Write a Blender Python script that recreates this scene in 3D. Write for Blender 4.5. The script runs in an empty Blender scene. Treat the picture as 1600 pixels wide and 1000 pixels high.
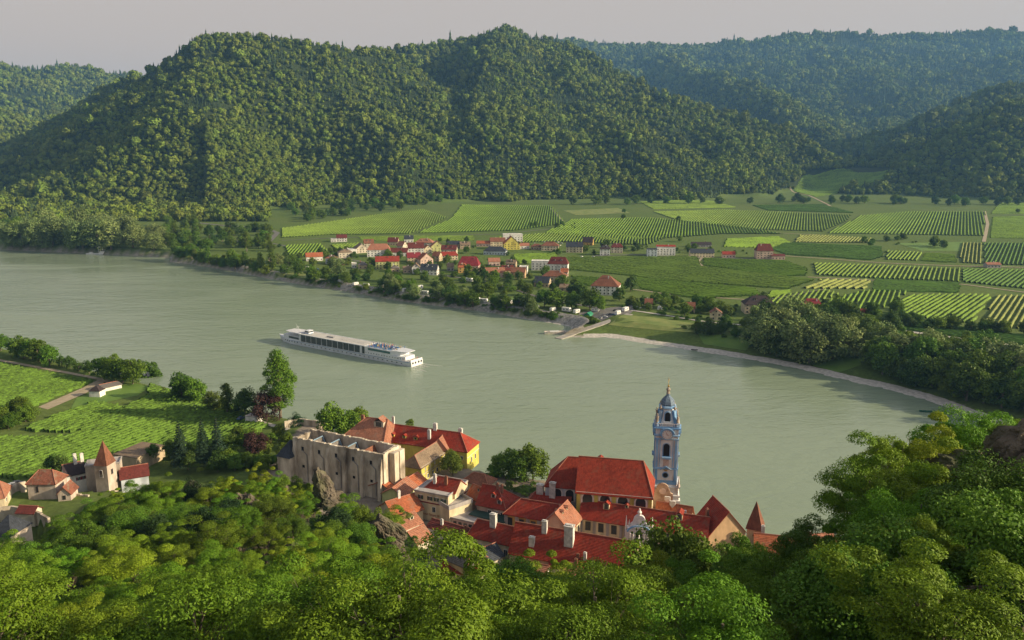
import bpy, math, random
import numpy as np
from math import sin, cos, tan, radians as R, pi, sqrt, atan2
from mathutils import Vector, Matrix
random.seed(7)
rng = np.random.default_rng(11)
scene = bpy.context.scene
COL = scene.collection
ZC = 130.0; F = 1244.0; P = math.atan(254/1244.0)
cP, sP = cos(P), sin(P)

# ------------------------------------------------------------- view geometry
def ray(px, py):
    u = (px-800)/F; v = (500-py)/F
    return Vector((u, cP+v*sP, -sP+v*cP))
def at(px, py, Z):
    d = ray(px, py); t = (Z-ZC)/d.z
    return Vector((d.x*t, d.y*t, Z))
def atd(px, py, D):
    d = ray(px, py); t = D/d.y
    return Vector((d.x*t, D, ZC+d.z*t))
def proj(p):
    z = p[1]*cP-(p[2]-ZC)*sP
    yv = p[1]*sP+(p[2]-ZC)*cP
    return 800+F*p[0]/z, 500-F*yv/z

# ------------------------------------------------------------- tags & objects
def tag(o, label=None, cat=None, group=None, kind=None):
    if label: o['label'] = label
    if cat: o['category'] = cat
    if group: o['group'] = group
    if kind: o['kind'] = kind
    return o
def empty(name, loc, label, cat, group=None, rz=0.0):
    o = bpy.data.objects.new(name, None); COL.objects.link(o)
    o.location = loc; o.rotation_euler = (0, 0, rz); o.empty_display_size = 1.0
    return tag(o, label, cat, group)
def link_mesh(name, me, mat=None, parent=None, loc=None):
    o = bpy.data.objects.new(name, me); COL.objects.link(o)
    if mat is not None and not me.materials: me.materials.append(mat)
    if parent is not None: o.parent = parent
    if loc is not None: o.location = loc
    return o
def copy_tree(o, parent=None):
    c = o.copy(); COL.objects.link(c); c.parent = parent
    for ch in o.children: copy_tree(ch, c)
    return c

class MB:
    def __init__(s): s.v = []; s.f = []; s.m = []; s.cur = 0
    def add(s, vs, fs):
        n = len(s.v); s.v += [tuple(p) for p in vs]
        for f in fs: s.f.append(tuple(i+n for i in f)); s.m.append(s.cur)
        return s
    def poly(s, pts): return s.add(pts, [tuple(range(len(pts)))])
    def box(s, c, e, n, L, W, z0, z1):
        """box centred on c, L along e, W along n"""
        c = Vector(c); e = Vector(e); n = Vector(n)
        q = [c-e*L/2-n*W/2, c+e*L/2-n*W/2, c+e*L/2+n*W/2, c-e*L/2+n*W/2]
        vs = [(p.x, p.y, z0) for p in q]+[(p.x, p.y, z1) for p in q]
        return s.add(vs, [(3,2,1,0),(4,5,6,7),(0,1,5,4),(1,2,6,5),(2,3,7,6),(3,0,4,7)])
    def bx(s, x0, x1, y0, y1, z0, z1):
        return s.box(((x0+x1)/2, (y0+y1)/2, 0), (1,0,0), (0,1,0), x1-x0, y1-y0, z0, z1)
    def prism(s, pts, z0, z1, top=True):
        n = len(pts)
        vs = [(p[0], p[1], z0) for p in pts]+[(p[0], p[1], z1) for p in pts]
        fs = [(i, (i+1) % n, (i+1) % n+n, i+n) for i in range(n)]
        fs += [tuple(range(n-1, -1, -1)), tuple(range(n, 2*n))]
        return s.add(vs, fs)
    def lathe(s, prof, seg=12, c=(0,0), rot=0.0, sx=1.0, sy=1.0):
        """prof = [(r,z)...] bottom to top"""
        vs = []; fs = []
        for r, z in prof:
            for k in range(seg):
                a = 2*pi*k/seg+rot
                vs.append((c[0]+cos(a)*r*sx, c[1]+sin(a)*r*sy, z))
        for i in range(len(prof)-1):
            for k in range(seg):
                k2 = (k+1) % seg
                fs.append((i*seg+k, i*seg+k2, (i+1)*seg+k2, (i+1)*seg+k))
        fs.append(tuple(range(seg-1, -1, -1))); m = (len(prof)-1)*seg
        fs.append(tuple(range(m, m+seg)))
        return s.add(vs, fs)
    def tube(s, p0, p1, r0, r1=None, seg=6):
        r1 = r0 if r1 is None else r1
        p0 = Vector(p0); p1 = Vector(p1); d = (p1-p0)
        if d.length < 1e-6: return s
        d.normalize(); a = d.orthogonal().normalized(); b = d.cross(a)
        vs = [p0+(a*cos(2*pi*k/seg)+b*sin(2*pi*k/seg))*r0 for k in range(seg)]
        vs += [p1+(a*cos(2*pi*k/seg)+b*sin(2*pi*k/seg))*r1 for k in range(seg)]
        fs = [(k, (k+1) % seg, (k+1) % seg+seg, k+seg) for k in range(seg)]
        fs += [tuple(range(seg-1, -1, -1)), tuple(range(seg, 2*seg))]
        return s.add(vs, fs)
    def slab(s, pts, th=0.22):
        """thick sheet: polygon with its underside th lower"""
        n = len(pts); vs = [tuple(p) for p in pts]+[(p[0], p[1], p[2]-th) for p in pts]
        fs = [tuple(range(n)), tuple(range(2*n-1, n-1, -1))]
        fs += [((i+1) % n, i, i+n, (i+1) % n+n) for i in range(n)]
        return s.add(vs, fs)
    def extr(s, pts2, o, e, th, n):
        """outline pts2 (along e, z) pushed th along n from origin o"""
        o = Vector(o); e = Vector(e); n = Vector(n); k = len(pts2)
        a = [o+e*x+Vector((0,0,z)) for x, z in pts2]; b = [p+n*th for p in a]
        fs = [tuple(range(k)), tuple(range(2*k-1, k-1, -1))]
        fs += [((i+1) % k, i, i+k, (i+1) % k+k) for i in range(k)]
        return s.add(a+b, fs)
    def build(s, name, mat, parent=None, origin=None, smooth=False):
        if not s.v: return None
        me = bpy.data.meshes.new(name)
        o_ = origin
        if o_ is not None: vs = [(p[0]-o_[0], p[1]-o_[1], p[2]-o_[2]) for p in s.v]
        else: vs = s.v
        me.from_pydata(vs, [], s.f)
        mats = mat if isinstance(mat, (list, tuple)) else [mat]
        for m in mats: me.materials.append(m)
        if len(mats) > 1: me.polygons.foreach_set('material_index', s.m)
        if smooth: me.polygons.foreach_set('use_smooth', [True]*len(me.polygons))
        me.update()
        o = bpy.data.objects.new(name, me); COL.objects.link(o)
        if parent is not None: o.parent = parent
        elif origin is not None: o.location = origin
        return o

def np_mesh(name, V, Fq, mat, tri=False, attrs=None):
    k = 3 if tri else 4
    me = bpy.data.meshes.new(name)
    me.vertices.add(len(V)); me.vertices.foreach_set('co', V.astype(np.float32).ravel())
    me.loops.add(len(Fq)*k); me.loops.foreach_set('vertex_index', Fq.astype(np.int32).ravel())
    me.polygons.add(len(Fq)); me.polygons.foreach_set('loop_start', np.arange(len(Fq), dtype=np.int32)*k)
    if attrs:
        for nm, (ty, arr) in attrs.items():
            a = me.attributes.new(nm, ty, 'POINT')
            a.data.foreach_set('color' if ty == 'FLOAT_COLOR' else 'value', arr.astype(np.float32).ravel())
    me.update(calc_edges=True)
    if mat is not None: me.materials.append(mat)
    return me

# ------------------------------------------------------------- materials
def _mat(name):
    m = bpy.data.materials.new(name); m.use_nodes = True
    nt = m.node_tree; b = nt.nodes['Principled BSDF']
    return m, nt, b
def nd(nt, t, **kw):
    n = nt.nodes.new(t)
    for k, v in kw.items():
        if k.startswith('i_'):
            key = k[2:]; key = int(key) if key.isdigit() else key.replace('_', ' ')
            n.inputs[key].default_value = v
        else: setattr(n, k, v)
    return n
def rgba(c): return (c[0], c[1], c[2], 1.0)
def noise_mat(name, c1, c2, scale=1.0, rough=0.8, detail=6.0, lo=0.35, hi=0.65, bump=0.0, coord='Object',
              stretch=(1,1,1), c3=None, s3=0.1, spec=0.3, objvar=0.0, met=0.0):
    m, nt, b = _mat(name); L = nt.links.new
    tc = nd(nt, 'ShaderNodeTexCoord'); mp = nd(nt, 'ShaderNodeMapping'); mp.inputs['Scale'].default_value = stretch
    if coord == 'World':
        g = nd(nt, 'ShaderNodeNewGeometry'); L(g.outputs['Position'], mp.inputs['Vector'])
    else: L(tc.outputs[coord], mp.inputs['Vector'])
    n = nd(nt, 'ShaderNodeTexNoise', i_Scale=scale, i_Detail=detail, i_Roughness=0.6); L(mp.outputs[0], n.inputs['Vector'])
    r = nd(nt, 'ShaderNodeMapRange'); r.inputs['From Min'].default_value = lo; r.inputs['From Max'].default_value = hi
    L(n.outputs['Fac'], r.inputs['Value'])
    mx = nd(nt, 'ShaderNodeMix', data_type='RGBA'); mx.inputs['A'].default_value = rgba(c1); mx.inputs['B'].default_value = rgba(c2)
    L(r.outputs[0], mx.inputs['Factor']); out = mx.outputs['Result']
    if c3 is not None:
        n3 = nd(nt, 'ShaderNodeTexNoise', i_Scale=s3, i_Detail=4.0); L(mp.outputs[0], n3.inputs['Vector'])
        r3 = nd(nt, 'ShaderNodeMapRange'); r3.inputs['From Min'].default_value = .5; r3.inputs['From Max'].default_value = .68
        L(n3.outputs['Fac'], r3.inputs['Value'])
        m3 = nd(nt, 'ShaderNodeMix', data_type='RGBA'); L(r3.outputs[0], m3.inputs['Factor']); L(out, m3.inputs['A'])
        m3.inputs['B'].default_value = rgba(c3); out = m3.outputs['Result']
    if objvar:
        oi = nd(nt, 'ShaderNodeObjectInfo'); rr = nd(nt, 'ShaderNodeMapRange')
        rr.inputs['To Min'].default_value = 1-objvar; rr.inputs['To Max'].default_value = 1+objvar
        L(oi.outputs['Random'], rr.inputs['Value'])
        hv = nd(nt, 'ShaderNodeHueSaturation'); L(rr.outputs[0], hv.inputs['Value']); L(out, hv.inputs['Color']); out = hv.outputs['Color']
    L(out, b.inputs['Base Color'])
    b.inputs['Roughness'].default_value = rough; b.inputs['Specular IOR Level'].default_value = spec
    b.inputs['Metallic'].default_value = met
    if bump:
        bp = nd(nt, 'ShaderNodeBump', i_Strength=1.0, i_Distance=bump); L(n.outputs['Fac'], bp.inputs['Height'])
        L(bp.outputs[0], b.inputs['Normal'])
    return m
def vary(c, f): return tuple(min(1, x*f) for x in c)
def plain(name, c, rough=0.7, spec=0.3, f=0.82, scale=0.8, **kw):
    return noise_mat(name, vary(c, f), vary(c, 1.1), scale=scale, rough=rough, spec=spec, **kw)

def roof_mat(name, c, dark=0.62, moss=None):
    """clay tiles: courses across the slope, joints down it, weathered patches"""
    m, nt, b = _mat(name); L = nt.links.new
    g = nd(nt, 'ShaderNodeNewGeometry'); 
    n1 = nd(nt, 'ShaderNodeTexNoise', i_Scale=0.25, i_Detail=8.0, i_Roughness=0.65); L(g.outputs['Position'], n1.inputs['Vector'])
    n2 = nd(nt, 'ShaderNodeTexNoise', i_Scale=2.6, i_Detail=3.0, i_Roughness=0.7); L(g.outputs['Position'], n2.inputs['Vector'])
    mp = nd(nt, 'ShaderNodeMapping'); mp.inputs['Scale'].default_value = (1,1,0.12); L(g.outputs['Position'], mp.inputs['Vector'])
    n3 = nd(nt, 'ShaderNodeTexNoise', i_Scale=1.7, i_Detail=2.0); L(mp.outputs[0], n3.inputs['Vector'])
    w = nd(nt, 'ShaderNodeTexWave', i_Scale=1.05, i_Distortion=0.6); w.bands_direction = 'Z'; L(g.outputs['Position'], w.inputs['Vector'])
    a = nd(nt, 'ShaderNodeMath', operation='ADD'); L(n1.outputs['Fac'], a.inputs[0]); L(n2.outputs['Fac'], a.inputs[1])
    a2 = nd(nt, 'ShaderNodeMath', operation='ADD'); L(a.outputs[0], a2.inputs[0]); L(n3.outputs['Fac'], a2.inputs[1])
    r = nd(nt, 'ShaderNodeMapRange'); r.inputs['From Min'].default_value = 1.2; r.inputs['From Max'].default_value = 1.8
    L(a2.outputs[0], r.inputs['Value'])
    mx = nd(nt, 'ShaderNodeMix', data_type='RGBA'); mx.inputs['A'].default_value = rgba(vary(c, dark)); mx.inputs['B'].default_value = rgba(vary(c, 1.25))
    L(r.outputs[0], mx.inputs['Factor'])
    md = nd(nt, 'ShaderNodeMix', data_type='RGBA'); md.blend_type = 'MULTIPLY'; md.inputs['Factor'].default_value = 0.22
    L(mx.outputs['Result'], md.inputs['A']); L(w.outputs['Color'], md.inputs['B']); out = md.outputs['Result']
    if moss:
        n4 = nd(nt, 'ShaderNodeTexNoise', i_Scale=0.45, i_Detail=6.0, i_Roughness=0.7); L(g.outputs['Position'], n4.inputs['Vector'])
        r4 = nd(nt, 'ShaderNodeMapRange'); r4.inputs['From Min'].default_value = .52; r4.inputs['From Max'].default_value = .66
        L(n4.outputs['Fac'], r4.inputs['Value'])
        m4 = nd(nt, 'ShaderNodeMix', data_type='RGBA'); L(r4.outputs[0], m4.inputs['Factor']); L(out, m4.inputs['A']); m4.inputs['B'].default_value = rgba(moss)
        out = m4.outputs['Result']
    L(out, b.inputs['Base Color']); b.inputs['Roughness'].default_value = 0.75; b.inputs['Specular IOR Level'].default_value = 0.25
    bp = nd(nt, 'ShaderNodeBump', i_Strength=0.6, i_Distance=0.12); L(w.outputs['Fac'], bp.inputs['Height']); L(bp.outputs[0], b.inputs['Normal'])
    return m

def leaf_mat(name, c1, c2, trans=0.3, objvar=0.25, huevar=0.03, rough=0.6, patch=None, ps=0.004):
    m, nt, b = _mat(name); L = nt.links.new
    g = nd(nt, 'ShaderNodeNewGeometry'); oi = nd(nt, 'ShaderNodeObjectInfo')
    mx = nd(nt, 'ShaderNodeMix', data_type='RGBA'); mx.inputs['A'].default_value = rgba(c1); mx.inputs['B'].default_value = rgba(c2)
    L(g.outputs['Random Per Island'], mx.inputs['Factor']); out = mx.outputs['Result']
    if patch:
        n = nd(nt, 'ShaderNodeTexNoise', i_Scale=ps, i_Detail=4.0); L(g.outputs['Position'], n.inputs['Vector'])
        r = nd(nt, 'ShaderNodeMapRange'); r.inputs['From Min'].default_value = .42; r.inputs['From Max'].default_value = .62
        L(n.outputs['Fac'], r.inputs['Value'])
        mp = nd(nt, 'ShaderNodeMix', data_type='RGBA'); L(r.outputs[0], mp.inputs['Factor']); L(out, mp.inputs['A']); mp.inputs['B'].default_value = rgba(patch)
        out = mp.outputs['Result']
    hv = nd(nt, 'ShaderNodeHueSaturation'); L(out, hv.inputs['Color'])
    rv = nd(nt, 'ShaderNodeMapRange'); rv.inputs['To Min'].default_value = 1-objvar; rv.inputs['To Max'].default_value = 1+objvar
    L(oi.outputs['Random'], rv.inputs['Value']); L(rv.outputs[0], hv.inputs['Value'])
    mm = nd(nt, 'ShaderNodeMath', operation='MULTIPLY_ADD'); mm.inputs[1].default_value = 7.31; mm.inputs[2].default_value = 0.0
    L(oi.outputs['Random'], mm.inputs[0]); fr = nd(nt, 'ShaderNodeMath', operation='FRACT'); L(mm.outputs[0], fr.inputs[0])
    rh = nd(nt, 'ShaderNodeMapRange'); rh.inputs['To Min'].default_value = .5-huevar; rh.inputs['To Max'].default_value = .5+huevar
    L(fr.outputs[0], rh.inputs['Value']); L(rh.outputs[0], hv.inputs['Hue'])
    L(hv.outputs[0], b.inputs['Base Color']); b.inputs['Roughness'].default_value = rough; b.inputs['Specular IOR Level'].default_value = 0.2
    if trans:
        t = nd(nt, 'ShaderNodeBsdfTranslucent'); L(hv.outputs[0], t.inputs['Color'])
        ms = nd(nt, 'ShaderNodeMixShader'); ms.inputs[0].default_value = trans
        L(b.outputs[0], ms.inputs[1]); L(t.outputs[0], ms.inputs[2])
        L(ms.outputs[0], nt.nodes['Material Output'].inputs['Surface'])
    return m

# ------------------------------------------------------------- value noise
def _hash(ix, iy, s):
    n = (ix*374761393+iy*668265263+s*974634777) & 0xffffffff
    n = ((n ^ (n >> 13))*1274126177) & 0xffffffff
    return ((n ^ (n >> 16)) & 0xffff)/65535.0
def vnoise(x, y, s=0):
    x = np.asarray(x, float); y = np.asarray(y, float)
    ix = np.floor(x).astype(np.int64); iy = np.floor(y).astype(np.int64); fx = x-ix; fy = y-iy
    fx = fx*fx*(3-2*fx); fy = fy*fy*(3-2*fy)
    a = _hash(ix, iy, s); b = _hash(ix+1, iy, s); c = _hash(ix, iy+1, s); d = _hash(ix+1, iy+1, s)
    return (a+(b-a)*fx)*(1-fy)+(c+(d-c)*fx)*fy
def fbm(x, y, sc, oct=4, s=0):
    v = 0; a = 0.5; x = np.asarray(x)/sc; y = np.asarray(y)/sc
    for o in range(oct): v = v+a*(vnoise(x, y, s+o*17)-0.5); x = x*2.03; y = y*2.03; a *= 0.5
    return v*2
HAZE = 0.00006; SKY = 0.10; SUN = 5.0; EXPO = 0.64
# ============================================================= TERRAIN
FAR_SHORE_PX = [(-900,372),(-300,380),(0,390),(130,396),(200,399),(268,403),(266,409),(300,413),(360,423),(430,437),(480,446),(533,454),(636,472),(760,487),
                (802,495),(864,504),(900,511),(878,524),(905,528),(946,526),(1020,537),(1092,549),(1165,560),(1256,577),(1328,595),(1382,607),(1419,616),(1484,636),(1560,665),(1700,730),(2100,900)]
NEAR_SHORE_PX = [(-900,425),(-300,495),(0,549),(90,570),(150,586),(246,611),(330,637),(400,655),(450,672),(520,696),(600,722),(680,746),(760,766),(860,782),(960,806),(1020,822),(1060,842),(1130,866),(1200,880),(1300,888),(1400,892),(1800,930),(2600,1000)]
FS = np.array([[*at(x, y, 0)][:2] for x, y in FAR_SHORE_PX])
NS = np.array([[*at(x, y, 0)][:2] for x, y in NEAR_SHORE_PX])
def seg_dist(x, y, pl):
    best = np.full(np.shape(x), 1e9); side = np.zeros(np.shape(x))
    for i in range(len(pl)-1):
        ax, ay = pl[i]; bx, by = pl[i+1]; dx, dy = bx-ax, by-ay
        L2 = dx*dx+dy*dy
        t = np.clip(((x-ax)*dx+(y-ay)*dy)/L2, 0, 1)
        qx = x-(ax+dx*t); qy = y-(ay+dy*t); d = np.sqrt(qx*qx+qy*qy)
        cr = dx*(y-ay)-dy*(x-ax)
        m = d < best-1e-9
        best = np.where(m, d, best); side = np.where(m, np.sign(cr), side)
    return best*side     # >0 : beyond the line (left of travel direction)
def inland_far(x, y): return seg_dist(x, y, FS)
def inland_near(x, y): return -seg_dist(x, y, NS)

# ridges: (pixel x, pixel y, distance) crest points, side slope, roundness
RIDGES = [
 ([(-330,380,3300),(-200,320,3350),(0,243,3350),(100,175,3150),(205,120,2900),(300,64,2640),(360,47,2520),(430,43,2480),(520,52,2560),(575,60,2650),(598,64,2720)], .80, 30),
 ([(205,120,2900),(195,215,2350),(160,322,1780)], (.62,.55), 25),
 ([(335,52,2500),(330,120,2280),(385,205,2050),(440,285,1840),(490,340,1660)], (.60,.52), 20),
 ([(480,50,2520),(545,120,2280),(590,210,2050),(625,312,1820)], (.8,.66), 20),
 ([(-150,300,2800),(-60,330,2100)], .5, 30),
 ([(600,68,3300),(690,46,3400),(770,38,3450),(830,55,3400),(900,70,3350),(960,100,3200),(1060,135,3050),(1150,172,2900),(1230,205,2800),(1295,242,2650),(1325,285,2350)], .72, 30),
 ([(770,45,3400),(755,85,2900),(760,170,2450),(780,255,2150),(810,325,1850)], (.9,.5), 30),
 ([(850,62,3380),(900,108,2900),(960,175,2500),(1010,245,2200),(1040,318,1900)], (.68,.52), 35),
 ([(1060,138,3040),(1110,200,2650),(1150,265,2300),(1180,310,2050)], (.75,.55), 30),
 ([(860,66,7000),(960,72,7200),(1100,68,7300),(1200,55,7300),(1280,50,7300),(1440,54,7300),(1600,54,7200),(1900,50,7000)], .30, 60),
 ([(1000,75,6600),(1080,100,5400),(1170,128,4400),(1240,180,3750),(1310,232,3250),(1345,262,3000)], (.75,.5), 30),
 ([(1280,54,7200),(1300,90,6400),(1370,140,5600),(1385,190,4900)], (.6,.42), 40),
 ([(1700,70,5900),(1600,84,5700),(1480,120,5200),(1400,170,4600),(1350,215,3900),(1330,250,3300)], .48, 40),
 ([(1900,60,3600),(1700,100,3400),(1600,130,3200),(1500,165,3100),(1420,215,2900),(1370,262,2600)], .46, 40),
 ([(1950,100,2500),(1750,125,2500),(1600,160,2500),(1500,200,2450),(1420,245,2350),(1340,300,2150)], .42, 40),
 ([(1600,160,2500),(1560,240,2200),(1500,310,1950)], .6, 30),
 ([(-600,90,4800),(-200,95,4800),(0,104,4800),(90,107,5000),(180,112,5200),(280,122,5400),(400,140,5600)], .42, 40),
 ([(-400,90,3600),(-150,130,3500),(0,165,3500),(60,190,3500),(120,230,3300)], .5, 30),
]
RW = [([tuple(atd(*p)) for p in pl], s, r) for pl, s, r in RIDGES]
def zflat(x, y):
    return 6+0.020*np.clip(y-950, 0, 1200)+0.01*np.clip(y-2200, 0, 3000)
def hill(x, y):
    h = np.full(np.shape(x), -1e3)
    wx = x+60*fbm(x, y, 420, 3, 5); wy = y+60*fbm(x, y, 420, 3, 9)
    for pl, s, r in RW:
        hr = np.full(np.shape(x), -1e3)
        for i in range(len(pl)-1):
            ax, ay, az = pl[i]; bx, by, bz = pl[i+1]; dx, dy = bx-ax, by-ay
            t = np.clip(((wx-ax)*dx+(wy-ay)*dy)/(dx*dx+dy*dy), 0, 1)
            d = np.sqrt((wx-ax-dx*t)**2+(wy-ay-dy*t)**2+r*r)-r
            sd = np.where(dx*(wy-ay)-dy*(wx-ax) < 0, s[0], s[1]) if isinstance(s, tuple) else s
            hr = np.maximum(hr, az+(bz-az)*t-sd*d)
        k = 22.0; m = np.maximum(h, hr)
        h = m+k*np.exp(-np.abs(h-hr)/k)*0.5
    g = fbm(x, y, 330, 5, 3)
    g2 = .5-np.abs(fbm(x, y, 520, 3, 13))*2.2
    return h+(g*52+g2*44-16)*np.clip((h-20)/160, 0, 1)-6
# near slope: columns of (pixel x) -> list of (distance, canopy pixel y); ground lies one tree height below
NEARCOL = [
 (-400, [(0,1700),(30,1060),(60,985),(90,930),(130,900),(180,890),(215,900)]),
 (0,   [(0,1700),(30,1040),(60,960),(90,905),(130,868),(180,845),(215,850)]),
 (200, [(0,1700),(30,1040),(60,950),(90,890),(130,838),(180,788),(215,775)]),
 (400, [(0,1700),(30,1030),(60,950),(90,880),(130,815),(180,760),(215,748)]),
 (560, [(0,1700),(30,1030),(60,950),(90,890),(120,850),(160,818),(190,805)]),
 (700, [(0,1700),(30,1020),(60,950),(90,915),(115,900),(135,935),(170,1000)]),
 (830, [(0,1700),(30,1020),(60,950),(85,915),(110,900),(135,945),(170,1000)]),
 (1000,[(0,1700),(30,1010),(55,930),(75,895),(100,890),(125,930),(150,980)]),
 (1150,[(0,1700),(30,1000),(55,915),(75,880),(100,870),(125,910),(150,960)]),
 (1300,[(0,1700),(25,1030),(45,950),(60,880),(80,800),(100,870),(130,930)]),
 (1420,[(0,1700),(25,1010),(40,940),(55,800),(70,730),(90,800),(120,900)]),
 (1600,[(0,1700),(25,960),(40,860),(55,730),(68,670),(85,740),(120,860)]),
 (1900,[(0,1500),(25,860),(40,760),(55,690),(68,660),(90,720),(130,830)]),
]
DN = np.arange(0, 420, 5.0)
def _col(c):
    ds = [p[0] for p in c[1]]; zs = []
    for d, py in c[1]:
        if d == 0: zs.append(118.0); continue
        a = P+math.atan((py-500)/F); zs.append(ZC-tan(a)*d-8.0*min(1, d/40)-2)
    return np.interp(DN, ds+[ds[-1]+45, ds[-1]+60], zs+[14.0, 12.0])
NTAB = np.array([_col(c) for c in NEARCOL]); NU = np.array([(c[0]-800)/F/0.95 for c in NEARCOL])
def near_h(x, y):
    u = np.clip(x/np.maximum(y, 5.0), NU[0], NU[-1]); d = np.clip(np.maximum(y, 0), 0, DN[-1]-0.01)
    ci = np.clip(np.searchsorted(NU, u)-1, 0, len(NU)-2); fu = (u-NU[ci])/(NU[ci+1]-NU[ci])
    fu = fu*fu*(3-2*fu)
    di = (d/5.0).astype(int); fd = d/5.0-di
    a = NTAB[ci, di]*(1-fd)+NTAB[ci, di+1]*fd; b = NTAB[ci+1, di]*(1-fd)+NTAB[ci+1, di+1]*fd
    z = a*(1-fu)+b*fu
    return z+np.clip((z-20)/30, 0, 1)*fbm(x, y, 18, 3, 21)*3
def H(x, y):
    x = np.asarray(x, float); y = np.asarray(y, float)
    fi = inland_far(x, y); ni = inland_near(x, y)
    far = zflat(x, y); hh = hill(x, y)
    k = 6.0; m = np.maximum(far, hh); far = m+k*np.exp(-np.abs(far-hh)/k)*0.5*(hh > -900)
    far = far+fbm(x, y, 60, 2, 31)*0.5
    # bank profile: steep where walled, gentle at the gravel beach
    ub = x/np.maximum(y, 1)
    beach = np.clip((ub-0.05)/0.05, 0, 1)*(y < 950)
    wdt = 8+26*beach
    bank = np.clip(fi/wdt, -1, 1)
    farz = np.maximum(bank, 0)**(1+0.8*beach)
    far_t = np.where(fi > 0, np.minimum(far, farz*far+0.0), np.maximum(fi*0.5, -6))
    far_t = np.where(fi > wdt, far, far_t)
    nb = near_h(x, y)
    tn = np.clip(ni/9.0, 0, 1)
    flat = np.where(x < -95, 7.0+5.0*np.clip((-(x+95))/-60+1, 0, 1), 12.0)
    nb = np.where(nb <= 13, flat, nb)
    near_t = np.where(ni > 0, nb*tn, np.maximum(ni*0.5, -6))
    return np.where(ni > -1, np.maximum(near_t, -6), np.where(fi > -12, np.maximum(far_t, -6), -6))
def h1(x, y): return float(H(np.array([x]), np.array([y]))[0])
_GP = {}
def gp(px, py, zoff=0.0):
    """the ground point seen at a pixel"""
    key = (px, py)
    if key in _GP: return _GP[key]
    d = ray(px, py); D = np.concatenate([np.arange(150, 900, 4.0), np.arange(900, 3200, 5.0)])
    t = D/d.y; X = d.x*t; Z = ZC+d.z*t
    hh = H(X, D); k = np.argmax(hh >= Z)
    if hh[k] < Z[k]: k = len(D)-1
    k = max(k, 1); a = (Z[k-1]-hh[k-1]); b = (hh[k]-Z[k]); f = a/(a+b) if (a+b) > 1e-9 else 0
    y = D[k-1]+(D[k]-D[k-1])*f; x = d.x*y/d.y
    r = Vector((x, y, h1(x, y))); _GP[key] = r
    return r
def gpn(pxs, pys):
    return [gp(float(a), float(b)) for a, b in zip(pxs, pys)]

# ---- one ground sheet, a fan about the viewpoint so near ground is finer
NA, ND = 430, 760
az = np.linspace(-R(62), R(62), NA)
dist = np.concatenate([[1.0], np.geomspace(14, 8500, ND-1)])
AZ, DD = np.meshgrid(az, dist)
GX = np.sin(AZ)*DD; GY = np.cos(AZ)*DD
GZ = H(GX, GY)
V = np.stack([GX.ravel(), GY.ravel(), GZ.ravel()], 1)
ii = (np.arange(ND-1)[:, None]*NA+np.arange(NA-1)[None, :]).ravel()
FQ = np.stack([ii, ii+1, ii+NA+1, ii+NA], 1)
xs, ys, zs = V[:, 0], V[:, 1], V[:, 2]
fi = inland_far(xs, ys); ni = inland_near(xs, ys); zf = zflat(xs, ys)
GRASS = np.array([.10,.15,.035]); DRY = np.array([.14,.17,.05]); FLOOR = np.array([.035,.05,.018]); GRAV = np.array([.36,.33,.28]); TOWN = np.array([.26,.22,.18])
n1 = np.clip(fbm(xs, ys, 50, 3, 40)*1.2+.5, 0, 1)[:, None]
c = GRASS*(1-.35*n1)+DRY*.35*n1
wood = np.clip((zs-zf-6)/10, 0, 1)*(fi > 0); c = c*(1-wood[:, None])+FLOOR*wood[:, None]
ub = xs/np.maximum(ys, 1); beach = np.clip((ub-0.045)/0.03, 0, 1)*(ys < 950)
gw = ((fi > -30) & (fi < 3+4*beach))[:, None]; c = np.where(gw, GRAV*(.8+.3*n1), c)
near = ni > -1
c = np.where((near & (zs > 15))[:, None], FLOOR*1.3, c)
c = np.where((near & (zs <= 15) & (xs > -95))[:, None], TOWN, c)
colr = np.concatenate([c, np.ones((len(c), 1))], 1)
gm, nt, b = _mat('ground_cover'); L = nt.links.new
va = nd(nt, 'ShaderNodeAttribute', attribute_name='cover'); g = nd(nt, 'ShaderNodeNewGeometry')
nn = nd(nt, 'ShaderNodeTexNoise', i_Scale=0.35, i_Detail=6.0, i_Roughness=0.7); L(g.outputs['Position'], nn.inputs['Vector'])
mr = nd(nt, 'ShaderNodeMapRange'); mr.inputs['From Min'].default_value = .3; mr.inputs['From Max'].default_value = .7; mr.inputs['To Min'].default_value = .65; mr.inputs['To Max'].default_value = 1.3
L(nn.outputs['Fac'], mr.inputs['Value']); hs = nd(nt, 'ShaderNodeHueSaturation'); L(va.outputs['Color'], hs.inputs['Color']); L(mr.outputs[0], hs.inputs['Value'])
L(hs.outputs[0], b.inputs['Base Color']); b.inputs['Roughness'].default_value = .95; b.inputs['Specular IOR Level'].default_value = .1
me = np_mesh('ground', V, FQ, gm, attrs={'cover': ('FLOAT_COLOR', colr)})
me.polygons.foreach_set('use_smooth', np.ones(len(me.polygons), bool))
go = link_mesh('ground', me); tag(go, kind='structure')

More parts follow.
